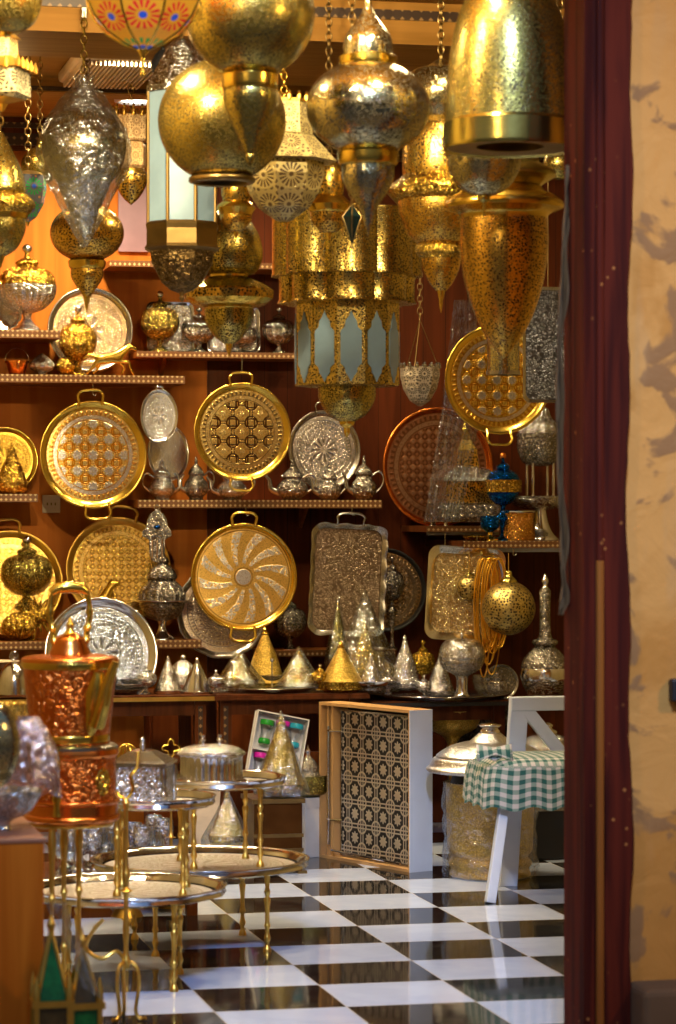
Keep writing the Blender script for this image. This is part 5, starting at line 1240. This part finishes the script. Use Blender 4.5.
lantern('large pierced brass globe with a pear drop below, cut by the top edge', 250, 7.66, [
    ('globe', 'p_olive', arc(65, 14, 64, 16, 157, 20)), ('neck', 'olive', [(19, -47), (14, -60), (10, -80), (3, -100)]),
    ('collar', 'gold', [(26, 73), (29, 75), (29, 76), (29, 76), (28, 88), (26, 90)]),
    ('lower_drop', 'p_olive', [(26, 88), (27, 97), (24, 110), (17, 126), (10, 140), (5, 152), (4, 154), (4, 154), (5, 157), (3, 162), (0, 167)])])
lantern('big pierced brass globe with an open ring below, partly behind the top left globe', 222, 8.25, [
    ('globe', 'p_olive', arc(64, 121, 62, 14, 152, 20)), ('neck', 'olive', [(15, 61), (12, 50), (10, 30), (3, 10)]), ('lower_ring', 'dbrass', [(30, 176), (33, 178), (33, 182), (28, 184), (26, 182)])])
lantern('silvery pierced onion lantern with bell top, hanging at top centre', 368, 7.9, [
    ('bell_top', 'p_silver', [(2, -14), (3, 2), (7, 14), (15, 25), (23, 37), (25, 48), (25, 56)]),
    ('upper_collar', 'gold', [(25, 55), (29, 57), (29, 57), (29, 65), (26, 68)]),
    ('globe', 'p_silver', arc(62, 108, 48, 24, 152, 20)),
    ('lower_collar', 'gold', [(29, 150), (31, 153), (31, 153), (30, 163), (27, 166)]),
    ('lower_cup', 'p_silver', [(26, 165), (26, 178), (20, 192), (10, 206), (6, 216), (4, 224), (1.5, 230), (0, 238)])])
lantern('tall tiered pierced brass lantern with two flanges, left of the bullet lantern', 441, 9.3, [
    ('dome', 'p_silver', [(4, 60), (14, 66), (30, 72), (37, 88), (36, 104), (28, 118), (26, 122)]),
    ('body', 'p_goldc', [(27, 121), (34, 126), (38, 140), (39, 165), (38, 176)]),
    ('upper_flange', 'e_gold', [(38, 175), (40, 178), (49, 184), (52, 190), (52, 190), (49, 197), (43, 201)]),
    ('bowl', 'p_gold', [(43, 200), (42, 214), (34, 234), (22, 246)]),
    ('lower_flange', 'e_gold', [(22, 243), (26, 247), (26, 253), (26, 253), (20, 259)]),
    ('lower_cup', 'p_gold', [(20, 258), (18, 270), (11, 284), (5, 291)]),
    ('tip', 'gold', [(4, 290), (3, 296), (2, 300), (1.5, 306), (0, 314)])])
lantern('huge pierced brass bell lantern with a plain rim at top right', 510, 7.6, [
    ('bell', 'p_olive', [(8, -22), (30, -14), (46, 2), (57, 35), (63, 80), (65, 122)]),
    ('rim_band', 'olive', [(65, 121), (67, 124), (67, 124), (67, 146), (67, 146), (66, 150), (62, 147)]),
    ('inner_ring', 'dbrass', [(63, 148), (34, 147), (34, 140)], dict(smooth=0)), ('neck', 'olive', [(8, -21), (6, -30), (3, -40)])])
lantern('pierced half globe lantern with a short spike, below the huge bell lantern', 484, 8.25, [
    ('upper_dome', 'p_olive', [(6, 108), (22, 118), (34, 136), (37, 149)]), ('rim', 'olive', [(37, 148), (39, 151), (39, 155), (37, 157)]), ('bowl', 'p_silver', [(37, 156), (36, 168), (28, 184), (16, 193), (7, 196)]), ('spike', 'olive', [(6, 195), (6, 199), (2, 204), (1, 214), (0, 220)])])
lantern('long bullet shaped pierced brass lantern under a wide flange, beside the jamb', 504, 8.75, [
    ('crown', 'olive', [(24, 140), (32, 152), (36, 163), (36, 163), (50, 171), (52, 177), (52, 177), (40, 184), (36, 188)]),
    ('flange', 'gold', [(38, 187), (42, 192), (50, 195), (59, 202), (59, 202), (60, 206), (59, 209), (59, 209), (50, 212), (45, 215), (43, 219)]),
    ('body', 'p_gold', [(43, 218), (44.5, 238), (43, 262), (37, 292), (28, 318), (16, 340), (0, 359)])])
lantern('small pierced ball lantern half hidden by the jamb above the bullet lantern', 560, 9.6, [('globe', 'p_olive', arc(17, 164, 16, 176, 8, 12)), ('cap', 'olive', [(4, 149), (3, 143), (0, 140)])])
lantern('pierced brass lantern with wide disc and acorn tip over the glass bowls', 229, 9.9, [
    ('egg', 'p_olive', [(6, 208), (18, 216), (30, 235), (34, 255), (29, 270), (22, 275)]), ('neck', 'gold', [(21, 272), (19, 277), (24, 280)]),
    ('disc_top', 'olive', [(22, 278), (33, 283), (43, 289)]), ('disc_band', 'p_goldc', [(43, 289), (45, 291), (45, 291), (44, 299)]),
    ('disc_base', 'gold', [(44, 299), (36, 305), (26, 308), (25, 310)]), ('lower_cup', 'p_olive', [(25, 309), (23, 324), (13, 338), (5, 344)]), ('tip', 'gold', [(4, 343), (3, 348), (1.5, 353), (0, 358)])])
SP = 'small lit pendant lanterns'
lantern('small glowing brass pendant hanging under the big open ring globe', 236, 9.2, [('body', 'p_goldc', [(7, 172), (13, 180), (15, 192), (13, 202)]), ('collar', 'gold', [(13, 201), (17, 204), (20, 208), (20, 208), (17, 213), (16, 215)]), ('cup', 'p_gold', [(16, 214), (15, 222), (8, 230), (3, 232)]), ('tip', 'gold', [(3, 231), (2, 235), (0, 240)])], group=SP)
lantern('small glowing brass pendant left of the silvery onion lantern', 329, 9.32, [('body', 'p_goldc', [(7, 162), (13, 170), (15, 185), (14, 196)]), ('collar', 'gold', [(14, 195), (19, 200), (23, 205), (23, 205), (21, 211), (19, 213)]), ('cup', 'p_gold', [(19, 212), (17, 222), (9, 231), (3, 233)]), ('tip', 'gold', [(3, 232), (2, 236), (0, 241)])], group=SP)
lantern('pierced brass lantern with bulging flange cut by the left border', 0, 8.8, [('dome', 'p_olive', [(3, 132), (10, 146), (21, 168), (26, 188), (25, 194)]), ('flange', 'e_gold', [(25, 193), (31, 197), (35, 203), (35, 207), (29, 214)]), ('collar', 'gold', [(29, 213), (27, 219)]), ('bowl', 'p_olive', [(26, 218), (25, 232), (17, 248), (6, 256)]), ('tip', 'olive', [(5, 255), (3, 262), (0, 270)])])
lantern('pierced brass pear lantern filling the top left corner', 6, 7.8, [('pear', 'p_olive', [(8, -62), (22, -50), (35, -25), (36, 0), (30, 20), (17, 31), (6, 33)]), ('button', 'gold', [(6, 32), (5, 36), (0, 38)])])
e = lantern('pierced brass ball lantern with cup and spike, hanging before the back wall at left', 87, 10.7, [('globe', 'p_gold', arc(37, 233, 29, 10, 152, 18)), ('collar', 'gold', [(16, 259), (19, 261), (19, 261), (18, 267), (15, 270)]), ('cup', 'p_gold', [(16, 269), (16, 277), (9, 289), (4, 296)]), ('spike', 'gold', [(4, 295), (2.5, 303), (0, 314)])])
lantern('plain brass ball lantern peeking out left of the wrapped lantern', 40, 11.2, [('globe', 'p_olive', arc(19, 166, 19, 176, 8, 14)), ('cap', 'olive', [(4, 148), (3, 142), (0, 138)])])
# wrapped silver lantern
e = lantern('silver spinning top lantern wrapped in crumpled clear plastic, upper left', 84, 9.70, [
    ('upper_cone', 'e_silver', [(3, 80), (8, 88), (20, 104), (30, 116)]), ('bulb', 'p_silver', [(30, 115), (40, 134), (42, 152), (35, 172), (26, 184)]),
    ('lower_cone', 'e_silver', [(27, 183), (22, 196), (13, 216), (5, 232), (0, 240)])], z1=3.21, mat='olive')
s = ms(84, 9.7); yb = 240
V, Fc = lathe([(r * s, (yb - y) * s) for r, y in [(11, 76), (9, 84), (20, 96), (31, 112), (42, 130), (45, 154), (40, 178), (30, 194), (22, 210), (12, 230), (3, 247)]], 54)
for q in V:
    a = math.atan2(q.y, q.x); k = 1 + .05 * math.sin(a * 6 + q.z * 30) + .03 * math.sin(a * 13 - q.z * 80) + random.uniform(-.015, .015); q.x *= k; q.y *= k
ob('plastic_wrap', V, Fc, 'filmd', e)
bev(ob('ceiling_hook', *boxes([(-.01, .01, -.005, .045, 3.19 - e.location.z, 3.23 - e.location.z)]), 'dsilver', e, False), .003)
# painted mosaic lantern
def m_mosaic(name, glow, cell, base=(.80, .33, .02), line=(.22, .12, .03)):
    t = NT(name); uv = t.n('TexCoord').outputs['UV']; s_ = t.n('SeparateXYZ', {0: uv})
    x = t.math('SUBTRACT', t.math('DIVIDE', s_.outputs[0], cell), .5); y = t.math('DIVIDE', s_.outputs[1], cell)
    fy = t.math('SUBTRACT', t.math('FRACT', y), .5)
    r = t.math('SQRT', t.math('ADD', t.math('MULTIPLY', x, x), t.math('MULTIPLY', fy, fy))); th = t.math('ARCTAN2', fy, x)
    pet = t.math('MULTIPLY', t.sstep(t.math('SINE', t.math('MULTIPLY', th, 14.0)), -.2, .2), band(t, r, .17, .36, .02))
    dot = inv(t, t.sstep(r, .08, .10)); dots = t.math('MULTIPLY', inv(t, t.sstep(t.vor(uv, 5.5 / cell, 'F1', rnd=.5), .2, .3)), t.sstep(r, .38, .42))
    wh = t.n('TexWhiteNoise', {'Vector': t.n('Combine' + 'XYZ', {0: t.math('FLOOR', y), 1: 3.0, 2: 1.0}).outputs[0]}).outputs[0]
    cr = t.n('ValToRGB', {'Fac': wh}); cr.color_ramp.interpolation = 'CONSTANT'; cr.color_ramp.elements[0].color = (.75, .02, .02, 1); cr.color_ramp.elements[1].position = .35; cr.color_ramp.elements[1].color = (.02, .32, .06, 1); q = cr.color_ramp.elements.new(.7); q.color = (.75, .05, .02, 1)
    c = t.mix(pet, base, cr.outputs[0] if glow else (.02, .36, .08)); c = t.mix(dot, c, (.03, .10, .60)); c = t.mix(t.math('MULTIPLY', dots, .7), c, (.75, .30, .02))
    return t.bsdf(col=c, rough=.25, emc=c, ems=glow)
vM = 7.4; s = ms(143, vM); yb = 78
Pp = facets([(14, -66), (40, -58), (58, -38), (62, -15), (60, 2), (52, 18), (38, 33), (20, 44), (5, 50)], s, yb)
e = thing('mosaic_lantern', 'painted glowing balloon lantern with red and green flowers at top', 'lantern', at(143, yb, vM))
cell = 2 * 62 * s * math.sin(PI / 8)
panels('shade', Pp, 8, m_mosaic('flower_mosaic', .30, cell), e, cell, rot=PI / 8 - .15)
for i in range(8):
    a = 2 * PI * i / 8 + PI / 8 - .15; ob('rib', *tube([(r * 1.005 * math.cos(a), r * 1.005 * math.sin(a), z) for r, z in Pp], .003, 6), 'olive', e)
ob('finial', *lathe(facets([(5, 48), (6, 51), (3, 55), (2, 58), (2.4, 70), (2.4, 76), (0, 77)], s, yb), 14), 'gold', e)
ob('top_cap', *lathe(facets([(15, -65), (8, -74), (0, -78)], s, yb), 20), 'olive', e)
chain(e, 0, 0, (yb + 76) * s, ZC - e.location.z, .007, 'dbrass', .04)
# small mosaic piece behind, left
vM2 = 10.9; s = ms(28, vM2); yb = 224; Pp = facets([(19, 176), (20, 188), (17, 203), (9, 217), (2, 222)], s, yb); cell = 2 * 20 * s * math.sin(PI / 6)
e = thing('mosaic_lantern', 'small dark mosaic lantern with a green petalled flower, left', 'lantern', at(28, yb, vM2))
panels('shade', Pp, 6, m_mosaic('green_flower_mosaic', .0, cell * 1.2, (.12, .13, .16)), e, cell * 1.2, rot=.25)
ob('tip', *lathe(facets([(2.5, 221), (1, 225), (0, 228)], s, yb), 10), 'olive', e)
ob('top_plate', *lathe(facets([(19.5, 176), (12, 172), (0, 170)], s, yb), 6, smooth=0), 'dbrass', e)
chain(e, 0, 0, 53 * s, ZC - e.location.z, .006, 'dbrass', .035)
# filigree lanterns
def fmat(nm, cell, dark=(.10, .06, .02), col=(.56, .47, .20)): return m_filigree(nm, col, dark, cell)
vX = 9.0; cx = 284; s = ms(cx, vX); yb = 230
e = thing('filigree_lantern', 'cream octagonal filigree lantern with crenellated crown and daisy piercings', 'lantern', at(cx, yb, vX))
sd = 2 * math.sin(PI / 8)
panels('lower_bowl', facets([(41, 163), (41, 176), (36, 192), (26, 208), (9, 220), (2, 222)], s, yb), 8, fmat('daisy_filigree', 41 * s * sd), e, 41 * s * sd, PI / 8)
panels('flared_band', facets([(30, 136), (54, 162), (41, 163)], s, yb), 8, fmat('daisy_filigree_band', 32 * s * sd), e, 32 * s * sd, PI / 8)
panels('upper_tier', facets([(27, 103), (29, 135), (31, 136)], s, yb), 8, fmat('daisy_filigree_tier', 25 * s * sd), e, 25 * s * sd, PI / 8)
panels('crown_rim', facets([(12, 100), (28, 101), (28, 104)], s, yb), 8, 'goldm', e, None, PI / 8)
crown('crenellation', 27 * s, (yb - 102) * s, 9 * s, 16, 'goldm', e, .008)
ob('drop', *lathe(facets([(2, 221), (3, 224), (1, 228), (0, 231)], s, yb), 12), 'gold', e)
chain(e, 0, 0, (yb - 100) * s, ZC - e.location.z, .005, 'gold', .03)
vX = 11.4; cx = 131; s = ms(cx, vX); yb = 206
e = thing('filigree_lantern', 'brightly lit crenellated filigree lantern near the ceiling downlight', 'lantern', at(cx, yb, vX))
panels('upper_box', facets([(19, 116), (19, 140), (16, 142)], s, yb), 6, fmat('lit_filigree', 12 * s, (.25, .10, .02), (.80, .60, .32)), e, 12 * s, .2)  # lamplight put into the filigree colours: paler metal, warmer holes
panels('lower_box', facets([(14, 142), (16, 146), (16, 166), (12, 170)], s, yb), 6, fmat('lit_filigree_low', 10 * s, (.25, .10, .02), (.80, .55, .26)), e, 10 * s, .2)
crown('crenellation', 18 * s, (yb - 117) * s, 12 * s, 12, 'goldm', e, .009)
ob('lower_bowl', *lathe(facets([(13, 169), (16, 176), (15, 186), (8, 198), (0, 205)], s, yb), 30), 'p_goldc', e)
ob('top_plate', *lathe(facets([(18, 117), (0, 112)], s, yb), 6, smooth=0), 'goldm', e)
chain(e, 0, 0, (yb - 113) * s, ZC - e.location.z, .006)
vX = 8.6; cx = 2; s = ms(cx, vX); yb = 112
e = thing('filigree_lantern', 'stepped square filigree lantern with spiked eaves at the left border', 'lantern', at(cx, yb, vX))
panels('main_box', facets([(31, 66), (32, 95), (24, 99)], s, yb), 4, fmat('square_filigree', 28 * s, (.05, .05, .03), (.62, .55, .34)), e, 28 * s, .35)
panels('eaves', facets([(20, 58), (38, 70), (31, 69)], s, yb), 4, 'goldm', e, None, .35)
panels('upper_box', facets([(17, 36), (18, 58)], s, yb), 4, fmat('square_filigree_top', 20 * s, (.12, .06, .02), (.80, .60, .25)), e, 20 * s, .35)
panels('top_eaves', facets([(6, 28), (22, 38), (17, 39)], s, yb), 4, 'goldm', e, None, .35)
bs = []
for i in range(4):
    a0, a1 = .35 + PI / 2 * i, .35 + PI / 2 * (i + 1)
    for k in range(5):
        f = k / 4; x = 37 * s * (math.cos(a0) * (1 - f) + math.cos(a1) * f); y = 37 * s * (math.sin(a0) * (1 - f) + math.sin(a1) * f)
        V_, F_ = lathe([(.008, (yb - 71) * s), (.009, (yb - 66) * s), (0, (yb - 59) * s)], 8, smooth=0); bs.append(([q + Vector((x, y, 0)) for q in V_], F_))
ob('spikes', *merge(*bs), 'goldm', e)
ob('drop', *lathe(facets([(24, 99), (6, 104), (3, 110), (0, 112)], s, yb), 4, smooth=0), 'goldm', e)
chain(e, 0, 0, (yb - 30) * s, ZC - e.location.z, .006)
vX = 11.9; cx = 420; s = ms(cx, vX); yb = 408
e = thing('filigree_lantern', 'crenellated pierced bowl lantern hung on three cords beside the copper tray', 'lantern', at(cx, yb, vX))
sd = 2 * math.sin(PI / 8)
panels('bowl', facets([(20, 367), (20, 377), (17, 389), (10, 401), (2, 406)], s, yb), 8, fmat('cup_filigree', 20 * s * sd, (.02, .015, .01), (.60, .52, .40)), e, 20 * s * sd, PI / 8)
crown('crenellation', 19.5 * s, (yb - 368) * s, 6 * s, 16, 'dsilver', e, .008)
for i in range(3):
    a = 2 * PI * i / 3; ob('cord', *tube([(19 * s * math.cos(a), 19 * s * math.sin(a), (yb - 367) * s), (0, 0, (yb - 320) * s)], .002, 6), 'dbrass', e)
chain(e, 0, 0, (yb - 320) * s, ZC - e.location.z, .005)
# octagonal frosted glass lantern
vX = 9.35; cx = 182; s = ms(cx, vX); yb = 300
e = thing('glass_lantern', 'tall octagonal lantern of frosted panes in a dark brass frame', 'lantern', at(cx, yb, vX))
ro = .22
def orr(r): return r * s
z = lambda y: (yb - y) * s
for i in range(8):
    a0, a1 = 2 * PI * i / 8 + ro, 2 * PI * (i + 1) / 8 + ro; R = 36 * s
    ob('pane', [(R * math.cos(a0), R * math.sin(a0), z(224)), (R * math.cos(a1), R * math.sin(a1), z(224)), (R * math.cos(a1), R * math.sin(a1), z(92)), (R * math.cos(a0), R * math.sin(a0), z(92))] + [(R * .98 * math.cos(a0), R * .98 * math.sin(a0), z(224)), (R * .98 * math.cos(a1), R * .98 * math.sin(a1), z(224)), (R * .98 * math.cos(a1), R * .98 * math.sin(a1), z(92)), (R * .98 * math.cos(a0), R * .98 * math.sin(a0), z(92))], BOXF, 'frost', e, False)
    ob('frame_bar', *tube([(R * math.cos(a0), R * math.sin(a0), z(226)), (R * math.cos(a0), R * math.sin(a0), z(90))], 1.9 * s, 8), 'dbrass', e)
panels('roof', facets([(8, 40), (16, 48), (26, 66), (38, 88), (38, 94)], s, yb), 8, 'e_silver', e, None, ro)
panels('lower_band', facets([(37, 223), (39, 226), (38, 231), (38, 246), (40, 249), (34, 252)], s, yb), 8, 'dbrass', e, None, ro)
panels('lower_dome', facets([(34, 251), (33, 262), (31, 266), (22, 282), (12, 290), (4, 293)], s, yb), 8, m_engr('dark_chased_brass', (.22, .15, .06), (.05, .03, .01), 70, .35), e, None, ro)
ob('tip', *lathe(facets([(4, 292), (2, 296), (3, 298), (0, 303)], s, yb), 12), 'dbrass', e)
chain(e, 0, 0, z(42), ZC - e.location.z, .006)
# scalloped drum lantern
vX = 10.1; cx = 347; s = ms(cx, vX); yb = 437; z = lambda y: (yb - y) * s
e = thing('drum_lantern', 'three tier lantern of scalloped pierced drums over arched frosted windows', 'lantern', at(cx, yb, vX))
def scall(P, lobes, amp, seg=160):
    V, Fc = [], []
    for r, zz_ in P:
        for i in range(seg):
            a = 2 * PI * i / seg; q = r * s * (1 - amp + amp * abs(math.cos(lobes * a / 2 + .6)) ** .6); V.append(Vector((q * math.cos(a), q * math.sin(a), z(zz_))))
    for k in range(len(P) - 1):
        for i in range(seg): Fc.append((k * seg + i, k * seg + (i + 1) % seg, (k + 1) * seg + (i + 1) % seg, (k + 1) * seg + i))
    return V, Fc
ob('upper_drum', *scall([(60, 211), (76, 211.5), (76, 214), (75, 216), (75, 274), (76, 277), (70, 278)], 8, .12), 'drumgold', e)
ob('middle_drum', *scall([(69, 277), (69, 279), (68, 281), (68, 300), (70, 304), (50, 305)], 8, .12), 'drumgold', e)
panels('window_tier', facets([(53, 303), (53, 386), (30, 388)], s, yb), 12, 'drumgold', e, None, .12)
ap = 53 * s * math.cos(PI / 12); hw = 53 * s * math.sin(PI / 12)
W = [(0, 314), (.18, 320), (.40, 324), (.46, 330), (.76, 334), (.76, 366), (.46, 370), (.40, 375), (.18, 379), (0, 384)]
W2 = [(x, y) for x, y in W] + [(-x, y) for x, y in reversed(W[1:-1])]
for i in range(12):
    a = 2 * PI * (i + .5) / 12 + .12; n_ = Vector((math.cos(a), math.sin(a), 0)); t_ = Vector((-math.sin(a), math.cos(a), 0))
    V = [n_ * (ap + .003) + t_ * (x * hw) + Vector((0, 0, z(y))) for x, y in W2] + [n_ * (ap - .002) + t_ * (x * hw) + Vector((0, 0, z(y))) for x, y in W2]; m_ = len(W2)
    ob('window_pane', V, [tuple(range(m_)), tuple(reversed(range(m_, 2 * m_)))] + [(k, (k + 1) % m_, m_ + (k + 1) % m_, m_ + k) for k in range(m_)], 'frost', e, False)
ob('lower_bowl', *lathe(facets([(31, 387), (29, 388), (29, 388), (28, 400), (20, 414), (9, 421), (7, 422)], s, yb), 40), 'p_olive', e)
ob('tip', *lathe(facets([(8, 421), (7, 425), (3, 428), (3, 432), (0, 438)], s, yb), 16), 'gold', e)
for i in range(3):
    a = 2 * PI * i / 3; ob('hanger', *tube([(62 * s * math.cos(a), 62 * s * math.sin(a), z(212)), (0, 0, z(150))], .004, 6), 'dbrass', e)
chain(e, 0, 0, z(150), ZC - e.location.z, .007)
# small extras
LT('pierced_tube', 'short pierced tube lamp hanging behind the tip of the bullet lantern', 'lamp', 503, 11.3, [('tube', 'p_silver', [(16, 374), (16, 374), (16, 322), (10, 318), (0, 317)], dict(smooth=0)), ('rim', 'dsilver', [(16, 371), (17, 371), (17, 375), (16, 375)], dict(smooth=0)), ('cord', 'dbrass', [(1, 318), (1, 60)], dict(smooth=0))])
LT('spotlight', 'small dark bell spotlight beside the frosted glass lantern', 'lamp', 163, 10.0, [('shade', 'black', [(11, 72), (12, 64), (8, 55), (3, 50)]), ('rod', 'black', [(2, 51), (2, 18)], dict(smooth=0))])
vX = 9.9; cx = 352; s = ms(cx, vX); yb = 250
e = thing('star_lantern', 'tiny dark faceted glass lantern in front of the scalloped drum', 'lantern', at(cx, yb, 9.0)); s = ms(cx, 9.0)
panels('facets', facets([(1, 205), (11, 217), (1, 243)], s, yb), 6, m_diff('dark_teal_pane', (.004, .014, .014), .15), e, None, .3)
for i in range(6):
    a = .3 + PI / 3 * i; ob('edge', *tube([(0, 0, 45 * s), (11 * s * math.cos(a), 11 * s * math.sin(a), 33 * s), (0, 0, 7 * s)], .0025, 6), 'dbrass', e)
ob('tip', *lathe([(.002, 7 * s), (.003, 4 * s), (0, 0)], 8), 'dbrass', e)
chain(e, 0, 0, 45 * s, ZC - e.location.z, .005)

# ---------------------------------------------------------------- light
def area(name, loc, target, size, power, col, sy=None):
    l = bpy.data.lights.new(name, 'AREA'); l.energy = power; l.color = col; l.shape = 'RECTANGLE'; l.size = size; l.size_y = sy or size
    o = bpy.data.objects.new(name, l); COL.objects.link(o); o.location = loc; o.rotation_euler = (Vector(target) - Vector(loc)).to_track_quat('-Z', 'Y').to_euler(); return o
def point(name, loc, power, col, r=.04):
    l = bpy.data.lights.new(name, 'POINT'); l.energy = power; l.color = col; l.shadow_soft_size = r
    o = bpy.data.objects.new(name, l); COL.objects.link(o); o.location = loc; return o
WARM = (1.0, .76, .42)
def disk(name, loc, power, r=.09, col=WARM, target=None):
    l_ = bpy.data.lights.new(name, 'AREA'); l_.shape = 'DISK'; l_.size = 2 * r; l_.energy = power; l_.color = col; l_.spread = math.radians(150)
    o_ = bpy.data.objects.new(name, l_); COL.objects.link(o_); o_.location = loc
    if target: o_.rotation_euler = (Vector(target) - Vector(loc)).to_track_quat('-Z', 'Y').to_euler()
    return o_
for i, (x, y, z_, p_) in enumerate([(1.5, 12.3, 3.27, 60), (2.1, 12.2, 3.27, 30), (1.6, 10.9, 3.27, 60), (2.7, 11.9, 3.27, 18), (3.4, 11.6, 3.27, 16), (1.0, 8.3, 3.27, 42), (2.5, 10.6, 3.27, 40), (2.3, 8.6, 3.27, 26)]):
    disk('ceiling_downlight', (x, y, z_), p_ * LSC)
# unseen fill spots added just inside the shop front, turned to the wall
for i, (x, y, z_, tx, p_) in enumerate([(.85, 7.3, 3.2, 1.4, 75), (1.35, 7.3, 3.2, 1.6, 60), (1.9, 7.35, 3.2, 2.3, 22)]):
    disk('front_fill_spot', (x, y, z_), p_ * LSC, .04, WARM, (tx, 12.9, 1.5))
point('lit_bulb', (1.1, 10.9, 3.05), 6 * LSC, (1.0, .62, .25), .05)
sp_ = bpy.data.lights.new('daylight_shaft', 'SPOT'); sp_.energy = 4200 * LSC; sp_.color = (.42, .60, 1.0); sp_.spot_size = math.radians(24); sp_.spot_blend = .6; sp_.shadow_soft_size = .5
o = bpy.data.objects.new('daylight_shaft', sp_); COL.objects.link(o); o.location = (.6, 1.5, 6.0); o.rotation_euler = (Vector((2.3, 9.8, 0)) - o.location).to_track_quat('-Z', 'Y').to_euler()
area('plaster_fill', (4.2, 4.8, 3.0), (3.2, 7.2, 1.6), .3, 60 * LSC, (1.0, .62, .24))  # unseen warm fill, added to brighten the plaster wall
point('glint_fill', (-.35, 4.2, 3.3), 115 * LSC, (1.0, .70, .34), .05)  # unseen point light added for glints on the globes and a brighter crate
w = bpy.data.worlds.new('street_sky'); sc.world = w; w.use_nodes = True; nt = w.node_tree; nt.nodes.clear()
tc = nt.nodes.new('ShaderNodeTexCoord'); sp = nt.nodes.new('ShaderNodeSeparateXYZ'); cr = nt.nodes.new('ShaderNodeValToRGB'); bg = nt.nodes.new('ShaderNodeBackground'); wo = nt.nodes.new('ShaderNodeOutputWorld')
mr = nt.nodes.new('ShaderNodeMapRange'); mr.inputs['From Min'].default_value = -1
nt.links.new(tc.outputs['Generated'], sp.inputs[0]); nt.links.new(sp.outputs[2], mr.inputs['Value']); nt.links.new(mr.outputs[0], cr.inputs[0]); nt.links.new(cr.outputs[0], bg.inputs[0]); nt.links.new(bg.outputs[0], wo.inputs[0])
E_ = cr.color_ramp.elements; E_[0].position = .40; E_[0].color = (.05, .035, .025, 1); E_[1].position = .85; E_[1].color = (.22, .38, .75, 1)
for p_, c_ in ((.49, (.16, .12, .09)), (.56, (.34, .30, .28)), (.68, (.26, .36, .56))): q = E_.new(p_); q.color = (*c_, 1)
bg.inputs[1].default_value = .42

# ---------------------------------------------------------------- camera
cam = bpy.data.cameras.new('camera'); co = bpy.data.objects.new('camera', cam); COL.objects.link(co)
co.location = (0, 0, H); co.rotation_euler = (PI / 2, 0, -YAW)
cam.sensor_fit = 'VERTICAL'; cam.sensor_height = 36; cam.lens = F / 1024 * 36; cam.shift_y = (YH - 512) / 1024
cam.clip_end = 60; cam.dof.use_dof = True; cam.dof.focus_distance = 12.2; cam.dof.aperture_fstop = 5.0
sc.camera = co
sc.view_settings.view_transform = 'Standard'; sc.view_settings.look = 'None'; sc.view_settings.gamma = 1; sc.view_settings.exposure = 0.14
try: sc.view_settings.use_curve_mapping = False
except Exception: pass
sc.cycles.max_bounces = 8; sc.cycles.transparent_max_bounces = 24; sc.cycles.caustics_reflective = False; sc.cycles.caustics_refractive = False
sc.cycles.use_denoising = True; sc.cycles.sample_clamp_indirect = 4.0
